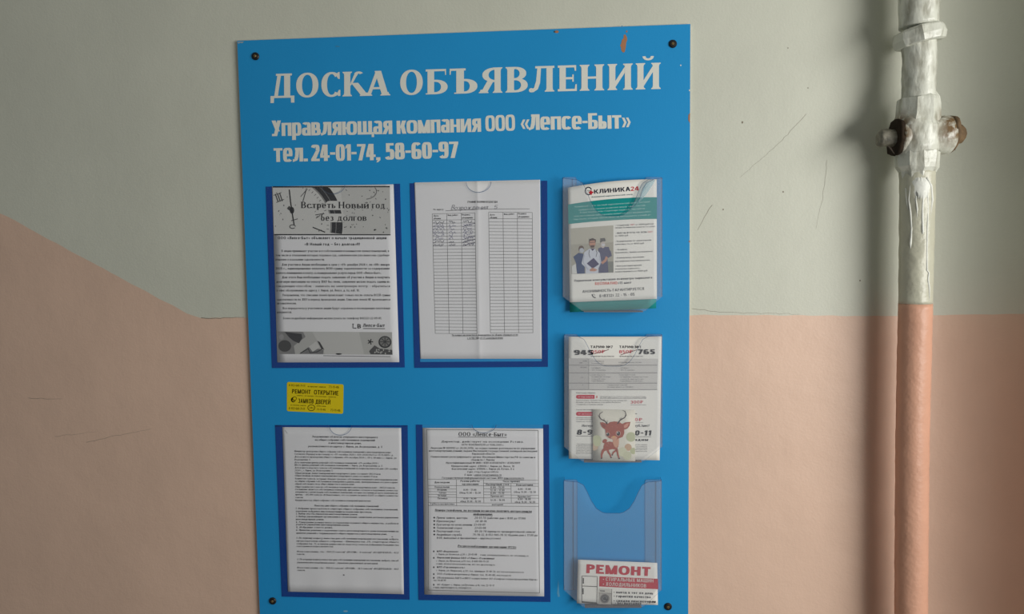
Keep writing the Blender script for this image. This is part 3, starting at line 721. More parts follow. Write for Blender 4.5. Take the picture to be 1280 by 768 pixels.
# 4: company details
d4 = lambda x, y: PD
s4 = sheet('notice_sheet', [(528.3, 535.2), (678.9, 536), (680.2, 746), (530.6, 743.6)], d4, PAPER)
tag(s4, 'white bordered sheet with company details and an office hours table', 'notice')
pr = Print(d4).crop(515, 525, 6.4)
TR = mat('rule', (110, 110, 108), .8)
pr.line([(117, 78), (1010, 86)], 4, TR); pr.line([(117, 78), (130, 640), (130, 704 + 660)], 4, TR); pr.line([(1010, 86), (1012, 500), (1020, 704 + 684)], 4, TR); pr.line([(130, 704 + 660), (1020, 704 + 684)], 4, TR)
pr.text('ООО «Лепсе-Быт»', 372, 130, 756, 134, 31, Style(w=.2, t=.1, q=12, serif=.05, st=.06, thin=.12), DK); pr.line([(370, 138), (758, 142)], 4, DK)
pr.block([('Директор, действует на основании Устава.', 235, 892, 182, 2), ('ОГРН 1034316601219 от 11.06.2005 г.', 395, 735, 207, 2), ('Лицензия № 000092 от 20.04.2015г. на осуществление деятельности по управлению', 148, 985, 233, 4), ('многоквартирными домами, выдана Инспекцией государственной жилищной инспекцией', 135, 1000, 255, 4), ('Кировской области', 480, 660, 280, 0), ('Наименование регистрирующего органа: Инспекция Министерства РФ по налогам и', 150, 985, 303, 5), ('сборам по г. Кирову', 472, 660, 328, 0), ('Идентификационный № ИНН / КПП 4345083470 / 434501001', 272, 862, 352, 1), ('Юридический адрес: 610006 г. Киров ул. Лепсе, 10', 314, 818, 378, 2), ('Фактический адрес: 610006 г. Киров ул. Кутшо, 6 а', 316, 815, 401, 0), ('Сайт: http://lepsebit43.ru', 442, 690, 425, 0), ('E-mail: lepse-bes@yandex.ru', 420, 715, 448, 1), ('Государственная информационная система ЖКХ dom.gosuslugi.ru', 240, 895, 472, 3)], Style(w=.16, t=.13, q=7, sl=.12), G1, 15)
pr.line([(500, 450), (715, 453)], 2.5, G1); pr.line([(735, 478), (895, 481)], 2.5, G1)
for (a, b) in (((128, 476), (1012, 485)), ((572, 508), (1012, 512)), ((130, 526), (1012, 532)), ((132, 662), (1012, 670)), ((132, 688), (1012, 694)), ((132, 552), (355, 555)), ((132, 575), (355, 578)), ((132, 597), (355, 600)), ((132, 619), (355, 621)), ((355, 624), (1012, 628)), ((572, 553), (793, 554)), ((572, 577), (793, 578)), ((572, 600), (793, 602)), ((793, 603), (1012, 605))): pr.line([a, b], 3, TR)
for (a, b) in (((355, 478), (357, 690)), ((572, 480), (575, 664)), ((792, 510), (795, 666))): pr.line([a, b], 3, TR)
T4 = [('Дни недели', 180, 300, 508), ('Режим работы', 388, 540, 498), ('организации', 400, 532, 522), ('Часы приема', 727, 862, 500), ('Паспортный стол', 592, 776, 525), ('Бухгалтерия', 835, 967, 528)]
pr.block(T4, TB, G1, 14)
pr.block([('Понедельник', 182, 300, 545), ('Вторник', 204, 278, 568), ('Среда', 216, 272, 591), ('Четверг', 205, 278, 613), ('Пятница', 204, 283, 636), ('Суббота-воскресенье', 148, 340, 681), ('8.00 - 17.00', 412, 515, 568), ('Обед 11.30 – 12.30', 380, 550, 592), ('8.00 - 16.00', 412, 515, 637), ('обед 11.30 - 12.30', 386, 550, 660), ('8.00 - 11.30', 628, 738, 548), ('12.30 – 17.00', 628, 740, 571), ('8.00 - 11.30', 628, 738, 594), ('Приема нет', 630, 735, 618), ('12.30 – 16.00', 628, 742, 650), ('8.00 - 17.00', 848, 950, 562), ('Обед 11.30 – 12.30', 815, 990, 586), ('Приема нет', 846, 952, 622), ('8.00 - 16.00', 848, 950, 643), ('обед 11.30 - 12.30', 822, 985, 666), ('выходной', 640, 728, 686)], TX, G2, 14)
TB2 = Style(w=.21, t=.16, sl=.18, q=8)
pr.text('Номера телефонов, по которым возможно получить интересующую', 183, 731, 958, 742, 17, TB2, DK); pr.line([(183, 735), (958, 746)], 3, DK)
pr.text('информацию:', 490, 763, 645, 765, 17, TB2, DK); pr.line([(490, 767), (645, 769)], 3, DK)
pr.crop(515, 635, 6.4)
I4 = Style(w=.16, t=.13, q=7, sl=.15)
rows = [('Прием заявок, мастера', 442, '24-01-74 (рабочие дни с 8:00 до 17:00)', 500, 908, 88), ('Юрисконсульт', 345, '24-38-36', 506, 596, 115), ('Бухгалтер по начислениям', 480, '23-09-01', 493, 583, 143), ('Технический отдел', 398, '23-65-04', 500, 590, 169), ('Паспортный стол', 380, '49-26-74 (прием по предварительной записи)', 500, 985, 196), ('Аварийная служба', 395, '75-78-32, 8-953-945-78-32 (будние дни с 17:00 до', 486, 1003, 223)]
for a, xb, b, x0, x1, y in rows:
    pr.text(a, 196, y, xb, y + 2, 16, I4, G1); pr.text(b, x0, y + 1, x1, y + 6 if x1 > 900 else y + 1, 16, I4, G1); pr.ell(178, y - 8, 8, 7, DK, n=6)
pr.text('8:00, выходные и праздничные – круглосуточно)', 197, 249, 708, 254, 16, I4, G1)
pr.text('Ресурсоснабжающие организации (РСО):', 366, 314, 834, 326, 17, TB2, DK); pr.line([(366, 318), (834, 330)], 3, DK)
I5 = Style(w=.15, t=.12, q=7, sl=.15)
for t_, x0, x1, y, dy, z_ in (('МУП «Водоканал»', 198, 370, 356, 2, TB2), ('г. Киров, ул. Казанская, д.24, т. 24-45-88', 195, 518, 379, 3, I5), ('e-mail: vodokanal@yandex.ru, web: www.vdkanal.ru', 546, 930, 384, 9, I5), ('Кировский филиал ОАО «Т Плюс» (Газмашины)', 200, 658, 406, 8, TB2), ('г. Киров, ул. Луганская, д.51, тел.: 8-800-100-75-30', 195, 612, 432, 6, I5), ('e-mail: kirovsst@esoholding.com, web: www.tplusgroup.ru', 195, 662, 455, 10, I5), ('МУП «Горэлектросеть»', 198, 422, 482, 4, TB2), ('г. Киров, ул. Некрасова, д.59, тел.: приемная 35-40-78, web www.gorelektroset.ru', 195, 892, 508, 16, I5), ('ООО «Газпром межрегионгаз Киров» тел. 35-40-80, www.rusgaz.ru', 200, 790, 536, 14, I4), ('Обслуживание ВДГО и ВКГО осуществляет АО «Газпром газораспределение Киров»', 200, 1002, 567, 16, I4), ('тел. 54-40-49', 170, 270, 588, 1, I5), ('АО «Куприт» г. Киров, ул.Пугачева, д.16, тел. 22-15-11', 200, 655, 622, 8, I4), ('e-mail: kuprit@kuprit.ru, www.kuprit.ru', 170, 472, 644, 5, I5)):
    pr.text(t_, x0, y, x1, y + dy, 14, z_, G2)
for y in (350, 402, 477, 532, 562, 617): pr.ell(174, y, 6, 8, G1, n=6)
pr.build('printed_text', s4)

# yellow sticker
YEL = mat('yellow_sticker', (220, 198, 16), .4, .4)
ds = BD + .0004
st_ = MB(); cx = [(-1, 0), (0, 1)]
tl, tr, br_, bl = (358.7, 477.8), (429.4, 480.7), (428.9, 517.6), (358.6, 514.4)
pts = []
for c0, a0 in ((tl, 180), (tr, 270), (br_, 0), (bl, 90)):
    mx = 2.2 if c0[0] < 400 else -2.2; my = 2.2 if c0[1] < 500 else -2.2
    for i in range(5):
        a = math.radians(a0 + i * 22.5); pts.append((c0[0] + mx + 2.2 * math.cos(a), c0[1] + my + 2.2 * math.sin(a)))
st_.prism(pts, BD, ds)
stk = st_.build('sticker', YEL)
tag(stk, 'small yellow lock repair sticker stuck between the left pockets', 'sticker')
pr = Print(ds, .0001).crop(345, 465, 11.82)
YB, YG = (52, 44, 8), (96, 86, 12)
pr.text('8-953-681-71-11', 190, 213, 428, 222, 30, TX, YG); pr.text('вскрытие замков', 470, 226, 735, 236, 24, TX, YG); pr.text('73-11-46', 780, 240, 930, 246, 34, TX, YG)
BG = Style(w=.19, t=.16, n=3, q=12)
pr.text('РЕМОНТ', 236, 318, 510, 330, 62, BG, YB); pr.text('ОТКРЫТИЕ', 560, 334, 922, 350, 66, BG, YB)
pr.text('замена • установка • бесплатный • гарантия', 305, 356, 885, 382, 15, TX, YB)
pr.text('ЗАМКОВ', 328, 462, 555, 470, 66, BG, YB); pr.text('ДВЕРЕЙ', 583, 474, 802, 482, 66, BG, YB)
pr.ell(255, 415, 36, 38, YB); pr.ell(278, 400, 26, 26, (220, 198, 16), 2); pr.arc(275, 395, 28, 26, 0, 360, 7, YB, 3); pr.line([(240, 420), (275, 440)], 8, (220, 198, 16), 2)
pr.text('установка замков', 215, 498, 440, 508, 18, TX, YG); pr.text('8-953-681-71-11', 190, 556, 425, 566, 34, TX, YG)
pr.arc(522, 532, 52, 44, 0, 360, 9, YB); pr.text('24ч', 492, 545, 552, 548, 28, TX, YG); pr.text('работаем', 602, 512, 735, 518, 16, TX, YB); pr.text('73-11-46', 602, 570, 732, 576, 30, TX, YG); pr.text('73-11-46', 805, 582, 950, 590, 34, TX, YG)
pr.build('printed_text', stk)


# ------------------------------------------------------------------ leaflet holders
HF = BD + .020   # front panel


def holder(L, R_, top, bot, tabx, taby, um, lab):
    """L, R_: outer left and right pixels; top; bot: pixel where the corners are cut; um: bottom of the U notch"""
    mb = MB(); w_ = R_ - L
    u = [(L, top)]
    prof = [(.004, .0), (.03, .02), (.145, .05), (.20, .14), (.235, .33), (.28, .62), (.33, .85), (.39, .97), (.43, 1.0)]
    dn = um - top
    left = [(L + w_ * a, top + dn * b) for a, b in prof]; right = [(R_ - w_ * a, top + dn * b) for a, b in prof[::-1]]
    notch = left + right
    outl = notch + [(R_, top + 1.5), (R_, bot), (tabx[1] + 3, taby - 1), (tabx[1], taby), (tabx[0], taby), (tabx[0] - 3, taby - 1), (L, bot), (L, top + 1.5)]
    mb.prism(outl, HF, HF + .0007, 0, 1)
    h = mb.build('leaflet_holder', [ACRYL, ACRYLE], board)
    # side walls and glued flanges
    for nm, x0, x1 in (('side_flange', L, L + w_ * .137), ('side_flange', R_ - w_ * .17, R_)):
        q = MB(); r = 2.2; pts = []
        for (cx_, cy_, a0) in ((x0 + r, top - 1 + r, 180), (x1 - r, top - 1 + r, 270)):
            for i in range(5): a = math.radians(a0 + i * 22.5); pts.append((cx_ + r * math.cos(a), cy_ + r * math.sin(a)))
        pts += [(x1, bot), (x0, bot)]
        q.prism(pts, BD + .0001, BD + .0011, 0, 1)
        xo = x0 if x0 == L else x1
        a, b = P(xo, top, HF), P(xo, bot, HF); off = Vector((.0008 if x0 == L else -.0008, 0, 0))
        a2, b2 = Vector((a.x, -BD - .001, a.z)), Vector((b.x, -BD - .001, b.z))
        q.add([a, b, b2, a2, a + off, b + off, b2 + off, a2 + off], [(0, 1, 2, 3), (7, 6, 5, 4), (1, 5, 6, 2)], 0); q.add([a, a + off, a2 + off, a2], [(0, 1, 2, 3)], 1)
        # visible fold lines
        e = Print(BD + .0011, .0002); ins = (x1 - 5.0) if x0 == L else (x0 + w_ * .11)
        q.build(nm, [ACRYL, ACRYLE], h)
        e.line([(ins, top + 1), (ins, bot)], .6, ACRYLE); e.build('fold_line', h)
    t = MB(); a, b = P(tabx[0], taby, HF), P(tabx[1], taby, HF)
    z1 = Vector((0, 0, -.0012)); a2, b2 = Vector((a.x, -BD, a.z + .0)), Vector((b.x, -BD, b.z))
    t.add([a, b, b2, a2] + [v + z1 for v in (a, b, b2, a2)], [(0, 1, 2, 3), (7, 6, 5, 4), (0, 4, 5, 1), (1, 5, 6, 2), (2, 6, 7, 3), (3, 7, 4, 0)])
    t.build('bottom_shelf', mat('grey_plastic_lip', (124, 120, 124), .4, .4), h)
    e = Print(HF + .0008, .0001); e.line(notch, .55, ACRYLE); e.build('notch_edge', h)
    return h


holder(703.6, 828, 222.5, 371, (730, 804), 389.5, 270, '')
holder(705.3, 828, 419, 559, (730, 802), 577.5, 458, '')
holder(705, 827.2, 601, 738, (731, 802), 759.5, 642, '')

# leaflet 1: clinic
LF = BD + .012
dl1 = lambda x, y: LF + .004 * (1 - ((x - 766) / 56) ** 2) * max(0, (330 - y) / 100) + .0012
cur = lambda u, v: -3.1 * 4 * u * (1 - u) * (1 - v) * .9


def cy1(x, y):
    """arched print rows follow the bulge of the sheet"""
    u = (x - 710) / 111; v = min(max((y - 230) / 146, 0), 1)
    return y + cur(u, v)


l1b = sheet('leaflet', [(711.8, 262), (820.6, 258), (820.2, 385.6), (712.3, 390.6)], lambda x, y: LF - .003, mat('teal_print', (28, 140, 138), .5, .3, var=.06, vscale=30), 10, 10)
tag(l1b, 'teal leaflet showing only as a strip below the clinic leaflet', 'leaflet')
l1 = sheet('leaflet', [(709.8, 234.8), (820.9, 224.3), (821.1, 373.8), (712.3, 378)], dl1, GLOSSP, 24, 24, curve=cur)
tag(l1, 'white and teal clinic leaflet with photo of three doctors', 'leaflet')


class Curved(Print):
    def tp(s, x, y):
        X, Y = Print.tp(s, x, y); return X, Y


TEAL, RED = (24, 142, 140), (196, 30, 48)
pr = Print(dl1, .0003).crop(695, 215, 8.086)
band = []
for i in range(13):
    u = i / 12; band.append((122 + (1020 - 122) * u, 330 + (256 - 330) * u - 20 * 4 * u * (1 - u)))
for i in range(12, -1, -1):
    u = i / 12; band.append((126 + (1020 - 126) * u, 528 + (475 - 528) * u - 12 * 4 * u * (1 - u)))
for i in range(12): pr.poly([band[i], band[i + 1], band[24 - i], band[25 - i]], TEAL)
GEO = Style(w=.19, t=.17, n=2.6, q=18, cw=1.1); GT = Style(w=.15, t=.13, q=8)
pr.arc(328, 193, 32, 38, 20, 330, 10, (40, 44, 60), 1); pr.line([(318, 185), (330, 195), (345, 190)], 5, (90, 90, 100), 1)
pr.poly([(345, 188), (362, 187), (362, 200), (378, 199), (378, 214), (363, 215), (364, 230), (348, 231), (347, 217), (334, 217), (334, 202), (346, 201)], RED, 2)
pr.text('КЛИНИКА', 387, 221, 752, 193, 42, GEO, (34, 36, 56), 1, h1=44); pr.text('24', 757, 193, 838, 188, 42, GEO, RED, 1)
pr.text('Анонимный наркологический центр', 360, 260, 775, 232, 13, GT, (70, 110, 120))
LT = (170, 214, 210)
pr.block([('Клиника24 – это частный наркологический центр, который', 190, 950, 360, -53), ('занимается лечением различных видов зависимостей.', 225, 905, 392, -48), ('В круглосуточном стационаре пациенты находятся', 243, 895, 418, -42), ('под постоянным наблюдением внимательного медицинского', 185, 957, 455, -48), ('персонала, который обеспечивает их безопасность и комфорт.', 178, 965, 487, -48)], GT, LT, 15)
K1, K2 = (76, 76, 80), (110, 110, 112)
for t_, x0, x1, y, dy, c_ in (('• Стационар', 600, 740, 548, -6, K1), ('24/7', 752, 795, 542, -2, RED), ('от 4000 руб/сут', 805, 990, 540, -8, K1), ('(входит безлимитный номер на 3-х сутки)', 598, 1000, 572, -14, K2), ('• ВЫЕЗД ВРАЧА НА ДОМ', 600, 918, 627, -12, K1), ('24/7', 930, 975, 614, -2, RED), ('от 4000 руб', 598, 730, 655, -6, K2), ('• Кодирование от алкогольной', 600, 962, 710, -14, K1), ('зависимости от 4000 руб', 598, 890, 740, -12, K2)):
    pr.text(t_, x0, y, x1, y + dy, 15, GT, c_)
pr.crop(695, 305, 8.086)
for t_, x0, x1, y, dy, c_ in (('• Анализы', 605, 720, 66, -4, K1), ('(видеонализ, приема наследования)', 598, 978, 96, -14, K2), ('• Капельницы, инъекции', 603, 888, 150, -12, K1), ('внутривенно/внутримышечно', 598, 950, 184, -14, K2), ('• Консультация врачей', 600, 865, 232, -10, K1), ('психиатра-нарколога,', 598, 850, 262, -10, K2), ('психотерапевта от 1500 руб', 598, 925, 290, -12, K1)):
    pr.text(t_, x0, y, x1, y + dy, 15, GT, c_)
pr.text('Первичная консультация психиатра-нарколога', 186, 384, 972, 350, 22, Style(w=.17, t=.14, q=10), (60, 60, 66))
pr.text('БЕСПЛАТНО', 395, 416, 622, 408, 26, GEO, (222, 92, 76)); pr.text('(15 мин)', 632, 408, 760, 402, 24, GT, K1)
pr.text('АНОНИМНОСТЬ ГАРАНТИРУЕТСЯ', 268, 496, 890, 466, 27, Style(w=.14, t=.13, q=10), (60, 64, 70))
pr.text('8 (8332)', 440, 540, 582, 534, 28, Style(w=.15, t=.13, q=12), (56, 58, 66)); pr.text('22 - 15 - 05', 602, 532, 795, 524, 28, Style(w=.15, t=.13, q=12), (56, 58, 66))
pr.arc(400, 510, 34, 34, 190, 262, 10, (60, 62, 70)); pr.ell(367, 516, 7, 8, (60, 62, 70)); pr.ell(394, 543, 8, 6, (60, 62, 70)); pr.arc(372, 528, 20, 22, 10, 70, 4, (60, 62, 70))
pr.build('printed_text', l1)
ph = Print(dl1, .0003).crop(695, 215, 8.086)
O = 728   # crop offset of the lower half in this crop's pixels (90 * 8.086)
ph.quad([(147, 572), (580, 540), (582, O + 290), (158, O + 306)], (188, 184, 170))
ph.quad([(150, 735), (580, 712), (582, O + 290), (158, O + 306)], (172, 168, 154), 1.3); ph.rect(525, O + 178, 580, O + 290, (128, 130, 122), 1.5)
NV, NS, SK, WC = (44, 66, 110), (82, 82, 112), (192, 140, 118), (206, 210, 220)
ph.poly([(425, 775), (470, 755), (535, 760), (556, 840), (520, 862), (530, 1018), (430, 1022), (440, 900)], NS, 2)
ph.ell(474, 735, 24, 36, (196, 184, 178), 2.2); ph.poly([(447, 715), (450, 672), (495, 668), (503, 700), (470, 705)], (96, 94, 92), 2.6); ph.ell(478, 738, 18, 14, (208, 208, 212), 2.8)
ph.line([(515, 858), (500, 895), (462, 925)], 26, SK, 2.4); ph.line([(540, 800), (552, 845), (520, 860)], 26, NS, 2.5)
ph.poly([(175, O + 130), (230, O + 90), (275, O + 100), (290, O + 200), (290, O + 300), (205, O + 303), (205, O + 200)], NV, 2)
ph.ell(256, O + 52, 28, 34, (96, 74, 64), 2.2); ph.ell(260, O + 66, 24, 24, (184, 190, 200), 2.6); ph.poly([(160, O + 225), (200, O + 200), (212, O + 300), (162, O + 305)], (214, 214, 210), 2.4)
ph.poly([(285, O + 85), (335, O + 50), (400, O + 52), (442, O + 90), (458, O + 190), (430, O + 240), (428, O + 296), (298, O + 301), (300, O + 240), (258, O + 200)], WC, 3)
ph.ell(368, O - 8, 32, 46, SK, 3.2); ph.poly([(336, O - 10), (338, O - 48), (372, O - 58), (403, O - 44), (402, O - 15), (390, O - 35), (345, O - 32)], (66, 48, 42), 3.5)
ph.line([(340, O - 14), (400, O - 18)], 5, (60, 44, 44), 3.7); ph.poly([(345, O + 15), (392, O + 12), (385, O + 38), (355, O + 40)], (88, 60, 52), 3.6)
ph.poly([(350, O + 48), (392, O + 46), (370, O + 72)], (74, 54, 92), 3.4)
ph.line([(338, O + 60), (332, O + 100), (345, O + 140)], 5, (70, 70, 80), 3.5); ph.line([(402, O + 55), (415, O + 90), (405, O + 130)], 5, (70, 70, 80), 3.5)
ph.poly([(312, O + 198), (380, O + 142), (436, O + 205), (372, O + 250)], (62, 54, 96), 4); ph.poly([(340, O + 262), (370, O + 240), (420, O + 262), (390, O + 278), (345, O + 276)], SK, 4.3)
ph.line([(285, O + 110), (275, O + 190), (325, O + 262)], 5, (160, 166, 184), 3.4); ph.line([(440, O + 120), (450, O + 200), (425, O + 258)], 5, (160, 166, 184), 3.4)
ph.build('doctors_photo', l1)
# wrinkled clear tear near the right top of the first holder
fe = Print(HF + .0012, .0002).crop(695, 215, 8.086)
fe.poly([(1002, 80), (960, 82), (915, 110), (880, 165), (862, 215), (850, 262), (822, 305), (845, 300), (880, 268), (920, 215), (950, 170), (985, 120)], clear('creased_film', (.72, .86, .92), .3, (.55, .72, .78), .2, .3))
fe.line([(985, 78), (915, 110), (880, 165), (862, 215), (850, 262), (820, 310), (790, 345), (755, 368)], 5, ACRYLE, 1.5)
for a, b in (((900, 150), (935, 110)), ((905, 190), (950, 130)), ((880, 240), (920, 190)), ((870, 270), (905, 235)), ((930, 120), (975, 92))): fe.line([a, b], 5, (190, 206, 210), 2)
fe.build('crease', bpy.data.objects['leaflet_holder'])
bd_ = bpy.data.objects['leaflet_holder']

# leaflet 2: tariffs
dl2 = lambda x, y: LF + .0012 + (x - 710) * .000008
l2 = sheet('leaflet', [(710.8, 421.2), (827.0, 420.9), (824.6, 575.8), (711, 573.6)], dl2, GLOSSP, 24, 20)
tag(l2, 'large white tariff price leaflet with crossed out red prices', 'leaflet')
pr = Print(dl2, .0003).crop(695, 410, 8.536)
GR, LG = (200, 196, 190), (192, 189, 186)
for a, b, c0 in ((326, 660, (208, 205, 201)),): pr.poly([(137, 326), (1090, 330), (1078, 662), (140, 660)], c0)
pr.poly([(137, 326), (352, 328), (350, 660), (140, 660)], LG, 1.4)
for y in (399, 481, 590, 660): pr.line([(138, y), (600, y + 2), (1080, y)], 7, (140, 138, 136), 2)
pr.line([(350, 330), (350, 660)], 5, (150, 148, 146), 2)
pr.text('ТАРИФ №7', 368, 217, 606, 218, 27, GEO, (90, 88, 90)); pr.text('ТАРИФ №1', 676, 217, 905, 218, 27, GEO, (90, 88, 90))
pr.text('1050₽', 352, 275, 522, 270, 34, GT, (206, 60, 80)); pr.text('850₽', 674, 273, 818, 270, 34, GT, (206, 60, 80)); pr.line([(380, 285), (480, 260), (565, 232)], 5, (110, 50, 60), 2); pr.line([(690, 290), (780, 262), (862, 236)], 5, (110, 50, 60), 2)
WB = Style(w=.3, t=.22, n=2.8, cw=1.35, gap=.12, q=26)
pr.text('945', 194, 290, 396, 290, 52, WB, (20, 18, 22), 3); pr.text('765', 876, 282, 1056, 282, 52, WB, (20, 18, 22), 3)
pr.block([('ПЕРВЫЙ МЕСЯЦ БЕСПЛАТНО', 370, 622, 312), ('ПЕРВЫЙ МЕСЯЦ БЕСПЛАТНО', 676, 930, 312)], GT, (130, 126, 128), 13)
pr.block([('ИНТЕРАКТИВНОЕ', 216, 330, 362), ('ТЕЛЕВИДЕНИЕ', 216, 280, 380), ('БЕЗЛИМИТНЫЙ', 216, 326, 428), ('ИНТЕРНЕТ', 216, 300, 444), ('50 ГБ', 216, 255, 459), ('ДОПОЛНИ', 216, 290, 537), ('СКИДКИ НА', 216, 290, 617), ('УСЛУГИ', 216, 290, 634), ('62 телеканала', 368, 510, 362), ('ТВ-канала 360', 368, 508, 384), ('ВСЕГО 200 каналов: 270 MHz', 668, 915, 376), ('• 200 Мбит/с', 368, 480, 435), ('• WIFI 15 роутера', 368, 530, 457), ('• 100 Мбит/с', 676, 780, 435), ('• WIFI 15 роутера', 676, 838, 457), ('Онлайн кинотеатр', 360, 526, 508), ('• Безлимитный Интернет', 368, 585, 529), ('• Скорость Интернет', 368, 530, 552), ('• Радио Интернет', 368, 512, 573), ('Начала подключения', 668, 845, 508), ('• Безлимитный Интернет на 3-4 мес.', 676, 986, 530), ('• Скорость Интернет на 3-4 мес.', 676, 935, 553), ('• Радио Интернет на 28-29 мес.', 676, 926, 574), ('• Скидка на роутер 50%', 540, 762, 616), ('• Интернет услуги до 220 МБ/С', 535, 825, 638)], GT, (112, 110, 112), 12)
pr.text('Будьте рады общению', 216, 700, 420, 702, 13, GT, (100, 98, 100))


def pill(x0, y0, x1, y1, c0):
    r = (y1 - y0) / 2; q = [(x0 + r - r * math.sin(math.radians(a)), y0 + r + r * math.cos(math.radians(a))) for a in range(0, 181, 30)] + [(x1, y0), (x1, y1)]
    pr.poly(q, c0, 1.5)


pill(214, 716, 412, 758, (198, 34, 62)); pr.text('О партнерах', 240, 745, 395, 745, 17, GT, (232, 170, 176), 2.5); pr.text('8', 428, 750, 444, 750, 24, GT, (210, 90, 80))
pr.block([('приведи друга и получи скидку на подключение', 470, 962, 738), ('до 50% при оплате за год всех подключений', 470, 962, 752)], GT, (130, 128, 130), 9)
pr.crop(695, 495, 8.536)
pr.block([('Подключите всё для квартиры – 10/15 Абонемент с часовой', 216, 490, 55), ('62/16 бесплатных каналов 360', 497, 755, 57), ('Интернет роутер бесплатно и настройка бесплатно', 216, 690, 76), ('• Телефония от Телекома каналов', 216, 500, 99), ('Годовая при покупке', 216, 390, 155)], GT, (112, 110, 112), 12)
pr.text('300₽', 795, 84, 930, 82, 32, GT, (200, 56, 76)); pr.line([(795, 98), (962, 98)], 4, (140, 136, 136)); pr.line([(470, 30), (962, 31)], 3, (150, 148, 148))
pill(214, 172, 420, 214, (198, 34, 62)); pr.text('О звонках', 240, 202, 385, 202, 17, GT, (232, 170, 176), 2.5)
pr.block([('при подключении роутера', 216, 392, 240), ('по акции на интернет', 216, 392, 258), ('скидка на телефон', 216, 392, 280)], GT, (130, 128, 130), 11)
pr.text('00₽', 800, 270, 920, 270, 32, GT, (200, 56, 76)); pr.line([(850, 285), (930, 285)], 4, (140, 136, 136)); pr.line([(848, 192), (862, 192)], 7, (60, 60, 60))
BIT = Style(w=.17, t=.15, sl=.2, q=12)
pr.text('Интернет', 276, 332, 440, 332, 26, BIT, (70, 68, 72)); pr.text('руб./мес!', 838, 332, 992, 332, 26, BIT, (70, 68, 72))
HB = Style(w=.24, t=.19, sl=.16, q=22, n=2.6)
pr.text('8-9', 220, 416, 384, 416, 54, HB, (24, 22, 26)); pr.text('0-11', 838, 424, 1012, 424, 54, HB, (24, 22, 26)); pr.line([(214, 430), (400, 432)], 4, (50, 50, 50)); pr.line([(830, 438), (1016, 438)], 4, (50, 50, 50))
pr.text('Вадим', 800, 482, 982, 482, 26, Style(w=.22, t=.18, sl=.16, q=10), (48, 46, 50))
pr.block([('• Все цены указаны', 216, 392, 520), ('в рублях при условии', 216, 392, 536), ('оплата предоставляется', 216, 392, 552), ('в случае повреждения', 216, 392, 570), ('скидка предоставляется', 216, 392, 587), ('указанные действует', 216, 392, 603), ('Количество ограничено', 216, 392, 620), ('и 24ч. Киров', 850, 972, 528), ('работает в понедельник', 830, 972, 546), ('от предложений', 830, 972, 563), ('только для новых', 830, 972, 580), ('абонентов сети', 830, 972, 598)], GT, (120, 118, 118), 10)
pr.build('printed_text', l2)

# deer card
dc = lambda x, y: LF + .0042
dcard = sheet('picture_card', [(740.9, 512), (794, 513.2), (794.1, 577.2), (741, 576)], dc, mat('card_paper', (226, 222, 208), .5, .3), 4, 4, th=.0008)
tag(dcard, 'small card with a red-brown cartoon deer in front of the tariff leaflet', 'card')
pr = Print(dc, .0002).crop(695, 495, 8.536)
for x, y, r, c0 in ((435, 470, 50, (190, 194, 160)), (410, 545, 40, (200, 176, 150)), (770, 550, 38, (206, 172, 142)), (800, 440, 52, (196, 200, 164)), (710, 600, 50, (214, 214, 186)), (825, 590, 34, (196, 200, 160)), (760, 640, 46, (206, 206, 176)), (440, 500, 40, (196, 200, 164))):
    q = [(min(843, max(395, x + r * math.cos(a * .3142))), min(688, y + r * math.sin(a * .3142))) for a in range(20)]; pr.poly(q, c0, 1 + .1 * (x % 7) / 7)
BR, BR2, CRM, DK2 = (166, 82, 64), (138, 62, 50), (210, 158, 130), (52, 34, 36)
pr.poly([(520, 500), (575, 488), (620, 500), (668, 500), (665, 545), (640, 575), (600, 570), (560, 580), (515, 590), (505, 545)], BR, 2)
pr.poly([(610, 465), (672, 455), (672, 520), (645, 560), (622, 540), (605, 500)], CRM, 2.5)
for q, w0, w1 in (([(520, 570), (500, 590), (488, 625), (486, 668)], 34, 16), ([(548, 572), (560, 605), (575, 625), (588, 660)], 26, 13), ([(636, 560), (640, 585), (612, 605), (600, 632)], 24, 14), ([(645, 560), (655, 600), (662, 635), (674, 670)], 24, 13)):
    pr.line(q, w0, BR, 2.3, w1); pr.ell(q[-1][0], q[-1][1], 9, 7, DK2, 2.6, 8)
pr.ell(520, 484, 26, 20, BR, 2.2, rot=-.6); pr.ell(575, 475, 30, 14, (228, 220, 206), 2.1)
pr.poly([(470, 285), (500, 282), (540, 300), (548, 330), (525, 360), (500, 345), (480, 318)], BR, 2.6); pr.poly([(485, 298), (520, 305), (530, 335), (510, 340)], BR2, 2.8)
pr.poly([(700, 305), (740, 285), (795, 278), (785, 320), (760, 352), (728, 362), (715, 340)], BR, 2.6); pr.poly([(722, 318), (755, 295), (782, 292), (760, 335), (730, 348)], (214, 150, 130), 2.8)
pr.poly([(545, 305), (580, 280), (625, 274), (675, 280), (712, 305), (728, 350), (728, 400), (712, 440), (670, 455), (640, 470), (612, 468), (570, 455), (535, 430), (530, 400), (525, 350)], BR, 3)
pr.ell(620, 450, 34, 22, CRM, 3.2); pr.ell(617, 438, 13, 10, (222, 170, 100), 3.6, 10)
for x, y, r in ((552, 412, 22), (664, 402, 26)):
    pr.ell(x, y, r, r * 1.05, (226, 176, 160), 3.3); pr.ell(x + 1, y + 1, r * .78, r * .88, (34, 26, 30), 3.6); pr.ell(x - 6, y - 7, r * .25, r * .25, (225, 225, 225), 4, 8)
for x, y in ((600, 330), (640, 322), (655, 335), (560, 505), (580, 520), (545, 530)): pr.ell(x, y, 4, 4, (220, 160, 140), 3.6, 6)
